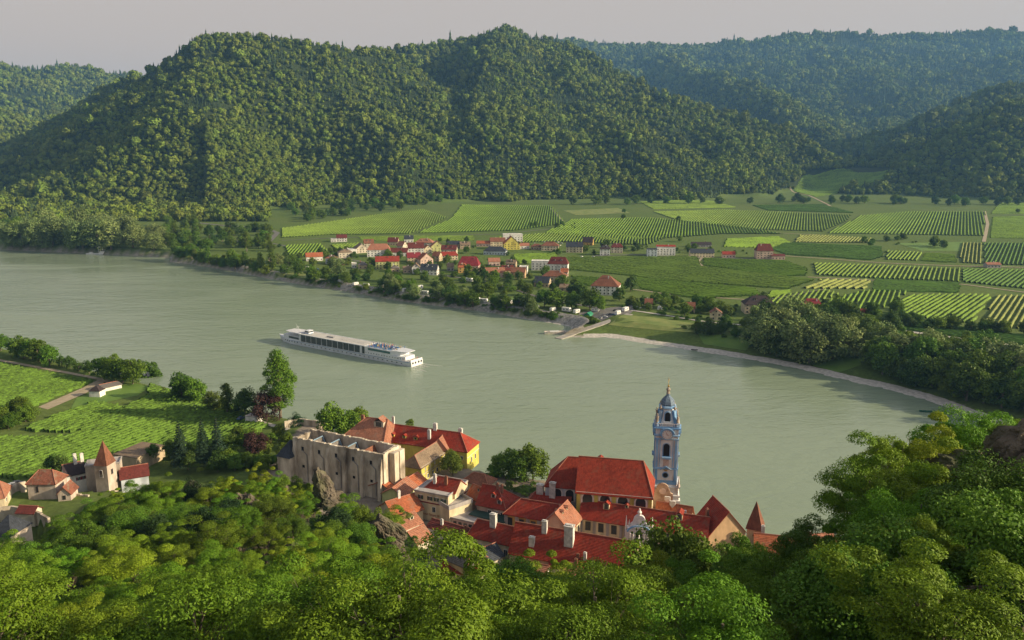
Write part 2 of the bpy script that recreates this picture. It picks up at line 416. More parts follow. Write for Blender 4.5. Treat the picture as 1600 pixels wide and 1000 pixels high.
# ---- river
wm, nt, b = _mat('river_water'); L = nt.links.new
g = nd(nt, 'ShaderNodeNewGeometry')
mp = nd(nt, 'ShaderNodeMapping'); mp.inputs['Rotation'].default_value = (0, 0, R(-25)); mp.inputs['Scale'].default_value = (.55, 1.3, 1); L(g.outputs['Position'], mp.inputs['Vector'])
w1 = nd(nt, 'ShaderNodeTexNoise', i_Scale=0.32, i_Detail=6.0, i_Roughness=0.55, i_Distortion=0.4); L(mp.outputs[0], w1.inputs['Vector'])
w2 = nd(nt, 'ShaderNodeTexNoise', i_Scale=0.05, i_Detail=4.0, i_Roughness=0.6, i_Distortion=1.2); L(mp.outputs[0], w2.inputs['Vector'])
w3 = nd(nt, 'ShaderNodeTexNoise', i_Scale=0.008, i_Detail=5.0, i_Distortion=1.4); L(mp.outputs[0], w3.inputs['Vector'])
mc = nd(nt, 'ShaderNodeMix', data_type='RGBA'); mc.inputs['A'].default_value = (.20,.26,.175,1); mc.inputs['B'].default_value = (.26,.32,.225,1)
L(w3.outputs['Fac'], mc.inputs['Factor']); L(mc.outputs['Result'], b.inputs['Base Color'])
b.inputs['IOR'].default_value = 1.33; b.inputs['Specular IOR Level'].default_value = .5
rr = nd(nt, 'ShaderNodeMapRange'); rr.inputs['From Min'].default_value = .35; rr.inputs['From Max'].default_value = .65; rr.inputs['To Min'].default_value = .05; rr.inputs['To Max'].default_value = .24
L(w3.outputs['Fac'], rr.inputs['Value']); L(rr.outputs[0], b.inputs['Roughness'])
ad = nd(nt, 'ShaderNodeMath', operation='MULTIPLY_ADD'); ad.inputs[1].default_value = 2.2; L(w2.outputs['Fac'], ad.inputs[0]); L(w1.outputs['Fac'], ad.inputs[2])
bp = nd(nt, 'ShaderNodeBump', i_Strength=1.0, i_Distance=0.24); L(ad.outputs[0], bp.inputs['Height']); L(bp.outputs[0], b.inputs['Normal'])
wv = MB(); wv.poly([(-3500,0,0),(2500,0,0),(2500,2600,0),(-3500,2600,0)])
wo = wv.build('river_water', wm); tag(wo, kind='structure')

# ---- geometry-node scatter of an uncountable wood
def gn_scatter(name, pts, protos, idx, scl, rot):
    me = bpy.data.meshes.new(name); me.vertices.add(len(pts)); me.vertices.foreach_set('co', pts.astype(np.float32).ravel())
    for nm, ty, a in (('idx', 'INT', idx.astype(np.int32)), ('rot', 'FLOAT', rot.astype(np.float32))):
        at_ = me.attributes.new(nm, ty, 'POINT'); at_.data.foreach_set('value', a)
    at_ = me.attributes.new('scl', 'FLOAT_VECTOR', 'POINT'); at_.data.foreach_set('vector', scl.astype(np.float32).ravel())
    o = bpy.data.objects.new(name, me); COL.objects.link(o)
    pc = bpy.data.collections.new(name+'_kinds')
    for i, pm in enumerate(protos):
        po = bpy.data.objects.new('%02d_%s' % (i, name), pm); pc.objects.link(po)
    ng = bpy.data.node_groups.new(name, 'GeometryNodeTree')
    ng.interface.new_socket('Geometry', in_out='INPUT', socket_type='NodeSocketGeometry')
    ng.interface.new_socket('Geometry', in_out='OUTPUT', socket_type='NodeSocketGeometry')
    N = ng.nodes.new; K = ng.links.new
    gi = N('NodeGroupInput'); gout = N('NodeGroupOutput'); ip = N('GeometryNodeInstanceOnPoints'); ci = N('GeometryNodeCollectionInfo')
    ci.inputs['Collection'].default_value = pc; ci.inputs['Separate Children'].default_value = True; ci.inputs['Reset Children'].default_value = True
    def attr(nm, ty):
        a = N('GeometryNodeInputNamedAttribute'); a.data_type = ty; a.inputs['Name'].default_value = nm; return a.outputs[0]
    K(gi.outputs[0], ip.inputs['Points']); K(ci.outputs[0], ip.inputs['Instance']); ip.inputs['Pick Instance'].default_value = True
    K(attr('idx', 'INT'), ip.inputs['Instance Index']); K(attr('scl', 'FLOAT_VECTOR'), ip.inputs['Scale'])
    cx = N('ShaderNodeCombineXYZ'); K(attr('rot', 'FLOAT'), cx.inputs[2]); K(cx.outputs[0], ip.inputs['Rotation'])
    K(ip.outputs[0], gout.inputs[0])
    md = o.modifiers.new('scatter', 'NODES'); md.node_group = ng
    return o

import bmesh
def blob_mesh(name, mat, seed, sub=2, lump=.35, squash=.8, drop=0.0, conifer=False):
    rs = np.random.default_rng(seed); bm = bmesh.new()
    if conifer:
        seg = 7; rings = [(0.0,.0),(.55,.08),(.30,.28),(.44,.30),(.2,.55),(.30,.58),(.06,.85),(0.0,1.0)]
        vs = []
        for r, z in rings:
            vs.append([bm.verts.new((cos(2*pi*k/seg+z*3)*r*rs.uniform(.75,1.2), sin(2*pi*k/seg+z*3)*r*rs.uniform(.75,1.2), z*2.6+rs.uniform(-.04,.04))) for k in range(seg)])
        for i in range(len(vs)-1):
            for k in range(seg): bm.faces.new((vs[i][k], vs[i][(k+1) % seg], vs[i+1][(k+1) % seg], vs[i+1][k]))
    else:
        bmesh.ops.create_icosphere(bm, subdivisions=sub, radius=1.0)
        C = rs.normal(size=(9, 3)); C /= np.linalg.norm(C, axis=1)[:, None]; C[:, 2] = np.abs(C[:, 2])*.8
        for v in bm.verts:
            p = np.array(v.co); d = np.max(C@p)
            f = .62+lump*max(0, d)**4+rs.uniform(-.10,.10)
            v.co = Vector(p*f); v.co.z = v.co.z*squash+.55
    me = bpy.data.meshes.new(name); bm.to_mesh(me); bm.free(); me.materials.append(mat)
    return me
# ============================================================= HILL FORESTS
fm1 = leaf_mat('forest_leaves', (.110,.158,.021), (.143,.194,.025), trans=0, objvar=.36, huevar=.014, patch=(.130,.172,.026), rough=.9)
fm2 = leaf_mat('pine_needles', (.036,.062,.024), (.05,.08,.03), trans=0, objvar=.3, huevar=.015, rough=.9)
protos = [blob_mesh('wood_crown%d' % i, fm1, 50+i, 2, squash=[.75,.95,.85,1.15,.8][i]) for i in range(5)]
for i in range(5):
    me_ = protos[i]; rs_ = np.random.default_rng(i+5); vv = np.array([v.co[:] for v in me_.vertices]); c0 = np.array([0, 0, .55]); vv = (vv-c0)*.9+c0
    ff = np.array([p.vertices[:] for p in me_.polygons]); nq = 170; w_ = rs_.integers(0, len(vv), nq); dn = vv[w_]-c0; dn /= np.linalg.norm(dn, axis=1)[:, None]+1e-6
    P0 = vv[w_]+dn*rs_.uniform(-.02, .16, nq)[:, None]+rs_.normal(size=(nq, 3))*.07; Nn = dn+rs_.normal(size=(nq, 3))*.55; Nn /= np.linalg.norm(Nn, axis=1)[:, None]
    t_ = rs_.normal(size=(nq, 3)); t_ -= (t_*Nn).sum(1)[:, None]*Nn; t_ /= np.linalg.norm(t_, axis=1)[:, None]; b2 = np.cross(Nn, t_); z_ = rs_.uniform(.16, .34, nq)[:, None]
    q_ = np.stack([P0-t_*z_, P0+t_*z_*.6-b2*z_*.8, P0+t_*z_*.6+b2*z_*.8], 1).reshape(-1, 3); f2 = np.arange(3*nq).reshape(-1, 3)+len(vv)
    protos[i] = np_mesh('wood_crown', np.concatenate([vv, q_]), np.concatenate([ff, f2]), fm1, tri=True)
protos += [blob_mesh('pine_crown%d' % i, fm2, 80+i, conifer=True) for i in range(2)]
pts = []
for y0, y1, sp in ((1350, 2100, 8.7), (2100, 2800, 10.2), (2800, 3700, 13.0), (3700, 5400, 17.0), (5400, 7700, 22.0)):
    gy = np.arange(y0, y1, sp); gx = np.arange(-.78*y1, .78*y1, sp)
    X, Y = np.meshgrid(gx, gy); X = X+rng.uniform(-.48,.48,X.shape)*sp; Y = Y+rng.uniform(-.48,.48,Y.shape)*sp
    X = X.ravel(); Y = Y.ravel(); k = np.abs(X/Y) < .76; X, Y = X[k], Y[k]
    Z = H(X, Y); k = ((Z > zflat(X, Y)+1.5+14*np.maximum(0, fbm(X, Y, 110, 3, 71))) | ((X/Y < -.305) & (Y > 1450))) & (inland_far(X, Y) > 40); pts.append(np.stack([X[k], Y[k], Z[k], np.full(k.sum(), sp)], 1))
pts = np.concatenate(pts)
# keep what the slope nearer to the river does not bury
ab = np.linspace(-.78, .78, 420); dd = np.arange(1300, 8000, 25.0)
hz = np.array([ZC]); HM = H(ab[:, None]*dd[None, :], np.broadcast_to(dd, (420, len(dd)))); TM = np.maximum.accumulate((HM-ZC)/dd, axis=1)
ai = np.clip(((pts[:, 0]/pts[:, 1]+.78)/1.56*419).round().astype(int), 0, 419); di = np.clip(((pts[:, 1]-1300)/25).astype(int)-1, 0, len(dd)-1)
vis = (pts[:, 2]+22-ZC)/pts[:, 1] > TM[ai, di]-.004
pts = pts[vis]
def in_px_poly(P3, poly):
    px, py = proj((P3[:, 0], P3[:, 1], P3[:, 2])); ins = np.zeros(len(px), bool)
    n = len(poly)
    for i in range(n):
        x1, y1 = poly[i]; x2, y2 = poly[(i+1) % n]
        c = ((y1 > py) != (y2 > py)) & (px < (x2-x1)*(py-y1)/(y2-y1+1e-9)+x1); ins ^= c
    return ins
CLEAR = [[(1255,95),(1262,85),(1300,118),(1290,122)],
         [(1232,292),(1262,268),(1330,262),(1390,262),(1385,285),(1320,298),(1275,312)],[(1470,250),(1512,252),(1505,262),(1475,262)]]
for cpoly in CLEAR: pts = pts[~in_px_poly(pts, cpoly)]
n = len(pts); print('forest', n)
con = fbm(pts[:, 0], pts[:, 1], 130, 4, 60)+.25*np.clip((pts[:, 2]-260)/300, -.3, 1)
isc = (con+rng.uniform(-.36,.36,n)) > .24
idx = np.where(isc, 5+rng.integers(0, 2, n), rng.integers(0, 5, n))
s = pts[:, 3]*np.clip(rng.lognormal(-.68,.38,n), .25, 1.35)
s = np.where(rng.uniform(size=n) < .10, s*1.35, s)
scl = np.stack([s, s, s*rng.uniform(.9,1.35,n)], 1); scl[isc] = np.stack([s, s, s*1.15], 1)[isc]*.72
p3 = pts[:, :3].copy(); p3[:, 2] += np.where(isc, 0, s*.25)
fo = gn_scatter('hill_forest', p3, protos, idx, scl, rng.uniform(0, 6.28, n))
tag(fo, 'dense green woods covering the hills beyond the far vineyards', 'forest', kind='stuff')
# ============================================================= TREES
bark = noise_mat('bark', (.10,.08,.06), (.20,.17,.13), scale=3, stretch=(1,1,.2), rough=.9)
LM = {
 'locust': leaf_mat('locust_leaves', (.095,.19,.012), (.18,.30,.018), trans=.22, objvar=.30, huevar=.022),
 'bright': leaf_mat('bright_leaves', (.16,.25,.014), (.28,.36,.022), trans=.26, objvar=.2, huevar=.015),
 'broad': leaf_mat('broad_leaves', (.075,.15,.013), (.135,.22,.02), trans=.22, objvar=.32, huevar=.02),
 'dark': leaf_mat('dark_leaves', (.016,.042,.012), (.03,.065,.016), trans=.12, objvar=.2, huevar=.012),
 'fresh': leaf_mat('fresh_leaves', (.10,.17,.02), (.15,.22,.03), trans=.28, objvar=.25, huevar=.02),
 'mid': leaf_mat('mid_leaves', (.05,.105,.018), (.085,.145,.024), trans=.2, objvar=.25, huevar=.015),
 'willow': leaf_mat('willow_leaves', (.15,.225,.065), (.25,.31,.105), trans=.2, objvar=.22, huevar=.012),
 'purple': leaf_mat('purple_leaves', (.045,.022,.022), (.08,.04,.03), trans=.15, objvar=.1, huevar=.01),
 'spruce': leaf_mat('spruce_needles', (.018,.042,.022), (.035,.065,.035), trans=.05, objvar=.2, huevar=.015),
}
def leaves(P0, Nn, size, rs, aspect=.6):
    """quads of given size at P0 facing roughly Nn"""
    n = len(P0); Nn = Nn/np.maximum(np.linalg.norm(Nn, axis=1), 1e-6)[:, None]
    t = rs.normal(size=(n, 3)); t -= (t*Nn).sum(1)[:, None]*Nn; t /= np.maximum(np.linalg.norm(t, axis=1), 1e-6)[:, None]
    b = np.cross(Nn, t); s = (size*rs.uniform(.6, 1.35, n))[:, None]
    q = np.stack([P0-t*s*.5, P0-b*s*aspect*.5+Nn*s*.06, P0+t*s*.5-Nn*s*.10, P0+b*s*aspect*.5+Nn*s*.06], 1).reshape(-1, 3)
    return q, np.arange(4*n).reshape(-1, 4)
def crown_mesh(name, mat, seed, Rr, z0, z1, ncl, nlf, leaf, rc, flat=.5, shape='round', out=.55, aspect=.6, low=-.35):
    rs = np.random.default_rng(seed); hz_ = (z1-z0)/2; cz = (z0+z1)/2
    C = []
    for i in range(ncl):
        d = rs.normal(size=3); d /= np.linalg.norm(d)
        if d[2] < low: d[2] = -d[2]*.5
        k = rs.uniform(.45, 1.0)**.6
        if i % 6 == 0 and leaf < .3: k = rs.uniform(.98, 1.12)
        if shape == 'tall': w_ = Rr*(1-.35*max(d[2], 0))
        elif shape == 'vase': w_ = Rr*(.75+.45*d[2])
        else: w_ = Rr
        lum = 1+(.30 if ncl < 64 and low > -.8 else .18)*sin(3*atan2(d[1], d[0])+seed)+.12*sin(5*d[2]*3+seed*2)
        C.append((d[0]*w_*k*lum, d[1]*w_*k*lum, cz+d[2]*hz_*k*(1+.1*rs.normal())))
    C = np.array(C); rcs = rc*rs.uniform(.55, 1.45, ncl)
    if leaf < .3: rcs[::6] *= .85
    which = rs.integers(0, ncl, nlf); D = rs.normal(size=(nlf, 3)); D /= np.linalg.norm(D, axis=1)[:, None]
    D[:, 2] = np.where(D[:, 2] < (-.1 if low > -.5 else -.6), -D[:, 2]*.6, D[:, 2]); rad = rs.uniform(.35, 1.0, nlf)**.5
    P0 = C[which]+D*(rcs[which]*rad)[:, None]*np.array([1.15, 1.15, flat])
    P0[:, 2] -= ((D[:, 0]**2+D[:, 1]**2)*rcs[which]*.18)
    Nn = D*out+np.array([0, 0, .5])+rs.normal(size=(nlf, 3))*.45
    q, f = leaves(P0, Nn, leaf, rs, aspect)
    return np_mesh(name, q, f, mat), C
def trunk_mesh(name, seed, h, r, C, nl=9, mat=None):
    rs = random.Random(seed); m = MB(); p = Vector((0,0,-1.2)); k = 5; pts_ = [p.copy()]
    for i in range(k):
        p = p+Vector((rs.uniform(-.12,.12)*h/k, rs.uniform(-.12,.12)*h/k, (h+1.2)/k)); pts_.append(p.copy())
    for i in range(k): m.tube(pts_[i], pts_[i+1], r*(1-.75*i/k), r*(1-.75*(i+1)/k), 7)
    idx_ = list(range(len(C))); rs.shuffle(idx_)
    if nl > 30: idx_.sort(key=lambda j: C[j][0]**2+C[j][1]**2+(C[j][2]-h*.7)**2)
    for j in idx_[:nl]:
        c_ = Vector(C[j]); a = pts_[min(k-1, max(1, int(rs.uniform(.3, .85)*k)))]
        mid = a.lerp(c_, .5)+Vector((0, 0, (c_-a).length*.12))
        m.tube(a, mid, r*.38, r*.2, 5); m.tube(mid, c_, r*.2, r*.05, 5)
        for q in range(2):
            e_ = c_+Vector((rs.uniform(-1,1), rs.uniform(-1,1), rs.uniform(-.2,.9)))*h*.12
            m.tube(mid, e_, r*.13, r*.03, 4)
    me = bpy.data.meshes.new(name); me.from_pydata(m.v, [], m.f); me.materials.append(mat or bark); return me
def spruce_mesh(seed, h, Rr, n=2600, leaf=.5):
    rs = np.random.default_rng(seed); lv = 17; P0 = []; Nn = []
    per = n//lv
    for i in range(lv):
        z = h*(.08+.90*i/(lv-1)); rr = Rr*(1-i/(lv-.6))**.85*(1+.14*rs.normal()); m_ = max(12, int(per*2*(1-i/lv)+8))
        na = 9-int(i*.35); a0 = rs.uniform(0, 6)
        a = a0+rs.integers(0, na, m_)*2*pi/na+rs.normal(size=m_)*.17; k = rs.uniform(.05, 1, m_)**.7
        P0.append(np.stack([np.cos(a)*rr*k, np.sin(a)*rr*k, z-rr*k*.30+rs.normal(size=m_)*.14+.12*k*k*rr], 1))
        Nn.append(np.stack([np.cos(a)*.5, np.sin(a)*.5, np.full(m_, .9)], 1)+rs.normal(size=(m_, 3))*.35)
    P0 = np.concatenate(P0); Nn = np.concatenate(Nn); q, f = leaves(P0, Nn, leaf, rs, .45)
    return np_mesh('needles', q, f, LM['spruce']), [(0, 0, h*.9)]
KIND = {}
def reg(kind, crown, C, h, r, cname='crown', nl=9):
    tm = trunk_mesh('trunk', hash(kind) % 999 if False else len(KIND)*7+3, h, r, C, nl)
    KIND.setdefault(kind, []).append((crown, tm, cname))
for s_ in range(6):
    me_, C_ = crown_mesh('crown', LM['locust'], 100+s_, 4.7, 1.6, 10.2, 48, 40000, .18, 1.08, .45, 'vase', aspect=.40, out=.8); reg('locust', me_, C_, 8.2, .26, nl=34)
for s_ in range(3):
    me_, C_ = crown_mesh('crown', LM['bright'], 120+s_, 4.5, 1.6, 9.7, 46, 38000, .18, 1.05, .45, 'vase', aspect=.42, out=.8); reg('bright', me_, C_, 7.6, .24, nl=34)
for s_ in range(3):
    me_, C_ = crown_mesh('crown', LM['broad'], 140+s_, 4.4, 1.5, 9.5, 62, 30000, .20, 1.1, .7, low=-.6); reg('oak', me_, C_, 7.5, .28, nl=10)
for s_ in range(2):
    me_, C_ = crown_mesh('crown', LM['dark'], 160+s_, 3.6, .5, 9.5, 60, 15000, .26, 1.1, .9, 'tall', low=-.8); reg('dark', me_, C_, 7.5, .3, nl=6)
for s_ in range(2):
    me_, C_ = crown_mesh('crown', LM['fresh'], 170+s_, 2.3, .1, 3.2, 26, 5000, .26, .8, .6); reg('shrub', me_, C_, 2.2, .08, nl=8)
for s_ in range(4):
    me_, C_ = crown_mesh('crown', LM['broad'], 200+s_, 4.8, .4, 11.0, 54, 4600, .75, 1.6, .85, low=-.85); reg('round', me_, C_, 8.5, .4, nl=6)
for s_ in range(3):
    me_, C_ = crown_mesh('crown', LM['fresh'], 220+s_, 4.4, .3, 10.0, 50, 4200, .72, 1.5, .85, low=-.85); reg('fresh', me_, C_, 8, .35, nl=6)
for s_ in range(3):
    me_, C_ = crown_mesh('crown', LM['willow'], 240+s_, 6.6, -.3, 13.5, 56, 5600, .85, 2.0, 1.0, low=-.9); reg('willow', me_, C_, 10, .6, nl=6)
for s_ in range(2):
    me_, C_ = crown_mesh('crown', LM['fresh'], 260+s_, 2.8, .2, 16.5, 48, 4000, .70, 1.25, 1.1, 'tall', low=-.95); reg('poplar', me_, C_, 14, .4, nl=6)
for s_ in range(2):
    me_, C_ = crown_mesh('crown', LM['mid'], 270+s_, 4.2, .1, 10.0, 48, 4000, .70, 1.4, .9, low=-.9); reg('dusky', me_, C_, 8, .35, nl=5)
for s_ in range(2):
    me_, C_ = crown_mesh('crown', LM['purple'], 280+s_, 4.6, .5, 10.5, 50, 6000, .55, 1.4, .85, low=-.9); reg('purple', me_, C_, 8, .35, nl=6)
me_, C_ = crown_mesh('crown', LM['broad'], 291, 5.6, 2.0, 25, 84, 15000, .60, 1.7, 1.0, 'tall', low=-.95); reg('tallpoplar', me_, C_, 21, .6, nl=26)
me_, C_ = crown_mesh('crown', LM['fresh'], 292, 4.3, .6, 9.8, 60, 12000, .42, 1.3, .9, low=-.9); reg('lime', me_, C_, 7, .3, nl=8)
for s_ in range(2):
    me_, C_ = spruce_mesh(300+s_, 20, 4.6, 7000, .62); reg('spruce', me_, C_, 19, .3, 'needles', nl=0)
for s_ in range(3):
    me_, C_ = crown_mesh('foliage', LM['broad'], 310+s_, 2.1, -.2, 3.0, 18, 1300, .5, .95, .8, low=-.8); reg('bush', me_, C_, 1.8, .08, nl=3)
NAMES = dict(locust='locust_tree', bright='locust_tree', oak='oak_tree', dark='yew_tree', shrub='shrub', round='broadleaf_tree', fresh='fruit_tree', willow='willow_tree',
             poplar='poplar_tree', dusky='alder_tree', purple='copper_beech', tallpoplar='poplar_tree', lime='lime_tree', spruce='spruce_tree', bush='bush')  # dusky is a darker broadleaf of no particular species
def tree(kind, p, s, label, group=None, sz=None, rz=None, cat=None, rnd=random, nm=None):
    cm, tm, cn = KIND[kind][rnd.randrange(len(KIND[kind]))]
    r = empty(nm or NAMES[kind], p, label, cat or ('tree' if kind not in ('shrub', 'bush') else 'bush'), group, rnd.uniform(0, 6.28) if rz is None else rz)
    r.scale = (s, s, s*(sz or 1)); link_mesh('stem' if kind in ('shrub', 'bush') else 'trunk', tm, parent=r); link_mesh(cn, cm, parent=r)
    return r

# ---- foreground slope woods
frs = random.Random(5); placed = []
LOC = {'locust': ('feathery green locust tree in the woods on the near slope', 'locust trees on the near slope'),
       'bright': ('pale yellow-green locust tree in the woods on the near slope', 'yellow-green locust trees on the near slope'),
       'oak': ('deep green broadleaf tree in the woods on the near slope', 'broadleaf trees on the near slope'),
       'dark': ('almost black yew crown in the woods on the near slope', 'dark yews on the near slope')}
tries = 0
while tries < 9000:
    tries += 1
    d = 37+193*frs.random()**.9; u = frs.uniform(-.80, .80); x = u*d; y = d
    if d > 150 and u > -.12: continue
    z = h1(x, y)
    if z < 20: continue
    sp = 7.0+.010*d
    if any((x-a)**2+(y-b_)**2 < sp*sp for a, b_ in placed): continue
    placed.append((x, y))
px_keep = []
P_ = np.array(placed); 
nzv = fbm(P_[:, 0], P_[:, 1], 28, 2, 77)
for (x, y), q in zip(placed, nzv):
    z = h1(x, y); ppx, ppy = proj((x, y, z+8))
    k = 'locust' if q > -.12 else ('oak' if frs.random() < .75 else 'dark')
    if q > .12 and frs.random() < .6: k = 'bright'
    s = frs.uniform(.85, 1.25)
    if ppx > 1180 and y > 75: s *= .75; k = 'oak' if frs.random() < .5 else 'locust'
    lb, gr_ = LOC[k]
    tree(k, (x, y, z-.4), s, lb, gr_, rnd=frs)
print('near trees', len(placed))
def toptree(kind, px, py, D, label, group=None, smax=2.1):
    t = atd(px, py, D); g = h1(t.x, t.y); s = max(.7, min(smax, (t.z-g)/10.2)); return tree(kind, (t.x, t.y, g-.3), s*.70, label, group, sz=1/.70, rnd=frs)
for px, py, D, k in ((1368,695,68,'locust'),(1415,668,72,'locust'),(1470,645,75,'bright'),(1512,636,79,'locust'),(1556,630,81,'bright'),(1588,655,78,'locust'),(1375,765,62,'locust'),(1440,735,58,'locust'),(1490,750,60,'oak'),(1370,810,57,'oak'),(1420,800,52,'oak'),(1345,860,60,'oak'),(1470,810,52,'locust'),(1535,860,50,'oak')):
    toptree(k, px, py, D, 'tall locust or broadleaf tree climbing towards the massive crag', 'trees climbing towards the crag', 2.9)
for px, py, D, k in ((1240,842,80,'oak'),(1205,858,84,'locust'),(1160,832,92,'oak'),(1130,850,90,'locust'),(1260,870,72,'oak')): toptree(k, px, py, D, 'thin-crowned tree standing before the long roof by the water', 'thin trees before the waterside roof', 1.5)
for px, py, D, k in ((1054,812,92,'lime'),(1084,836,90,'lime'),(1048,862,86,'oak')): toptree(k, px, py, D, 'bright green tree rising before the abbey roof and portal', 'bright trees before the portal', 2.0)
for px, py, D, k in ((835,858,100,'bright'),(870,870,102,'bright'),(925,892,95,'locust')): toptree(k, px, py, D, 'pale green tree overlapping the largest red roof', 'pale trees before the largest roof', 1.8)
for px, py, D, k in ((215,748,205,'locust'),(255,742,208,'locust'),(300,742,200,'dark'),(322,752,196,'dark'),(350,740,205,'bright'),(402,722,206,'bright'),(425,740,203,'locust'),(448,735,206,'oak'),(470,768,190,'locust'),(545,775,176,'locust'),(575,785,168,'oak'),(150,790,190,'locust'),(100,806,180,'locust'),(530,800,160,'dark'),(560,812,150,'oak')):
    toptree(k, px, py, D, 'tree on the upper edge of the near woods below the ruin and spruces', 'upper edge of the near woods', 1.6)
# ============================================================= BUILDING KIT
M = {}
for k_, c_ in dict(white=(.78,.76,.72), cream=(.68,.58,.40), pale=(.62,.55,.44), yellow=(.60,.52,.12), lemon=(.62,.62,.20), beige=(.48,.38,.26), pinkish=(.62,.45,.38), bluewhite=(.55,.60,.66),
                   greywall=(.42,.39,.38), ochre=(.55,.36,.12), stone=(.40,.34,.27), peach=(.66,.44,.26), rosewall=(.45,.16,.14), lime=(.58,.60,.26)).items():
    M[k_] = noise_mat('plaster_'+k_, vary(c_, .80), vary(c_, 1.08), scale=.5, rough=.9, detail=8, coord='World', c3=vary(c_, .55), s3=.22, stretch=(1,1,.45))
RM = {'red': roof_mat('red_tiles', (.33,.042,.022), moss=(.23,.07,.045)), 'orange': roof_mat('orange_tiles', (.42,.125,.055), moss=(.30,.14,.085)), 'salmon': roof_mat('salmon_tiles', (.40,.17,.105), moss=(.30,.17,.12)), 'maroon': roof_mat('maroon_tiles', (.15,.035,.028)),
      'brown': roof_mat('brown_tiles', (.24,.10,.06)), 'dark': roof_mat('dark_tiles', (.055,.04,.042)), 'slate': roof_mat('slate_roof', (.05,.058,.075)), 'grey': roof_mat('grey_roof', (.19,.17,.155)),
      'tan': roof_mat('weathered_tiles', (.26,.19,.13)), 'crimson': roof_mat('crimson_tiles', (.25,.032,.04)), 'old': roof_mat('old_clay_tiles', (.25,.095,.06), moss=(.24,.20,.145)),
      'patched': roof_mat('church_tiles', (.32,.045,.022), moss=(.24,.06,.035)), 'flatgrey': M['greywall'], 'green': plain('green_sheet_roof', (.025,.06,.05), rough=.5), 'flatwhite': M['white']}
GLASS = plain('window_glass', (.03,.035,.04), rough=.15, spec=.6); GLASS2 = plain('far_window', (.06,.06,.065), rough=.2, spec=.6)
TRIM = plain('white_trim', (.75,.73,.70)); DKWOOD = plain('dark_wood', (.06,.04,.03)); SHUT = plain('green_shutters', (.02,.07,.04)); RIDGE = plain('ridge_tiles', (.36,.15,.10))
CHIM = plain('chimney_plaster', (.70,.67,.63), f=.6); BRICK = plain('chimney_brick', (.30,.14,.09), f=.6); METAL = plain('metal_sheet', (.25,.25,.26), rough=.4)
OCC = []      # footprints, so that trees keep clear
def solve_w(A, B, ze, pitch, rpx):
    e = (B-A); e.z = 0; e.normalize(); n = Vector((-e.y, e.x, 0)); res = []
    for sg in (1, -1):
        w_ = 2.0; best = None
        while w_ < 45:
            h_ = ze+w_/2*tan(R(pitch)); p = A+n*sg*w_/2; q = B+n*sg*w_/2
            x1, y1 = proj((p.x, p.y, h_)); x2, y2 = proj((q.x, q.y, h_))
            d_ = abs((x2-x1)*(rpx[1]-y1)-(y2-y1)*(rpx[0]-x1))/max(1e-6, math.hypot(x2-x1, y2-y1))
            if best is None or d_ < best[0]: best = (d_, w_*sg)
            w_ += .25
        res.append(best)
    res.sort(key=lambda r_: abs(r_[1]) if r_[0] < 2.5 else 100+r_[0])
    return res[0][1]
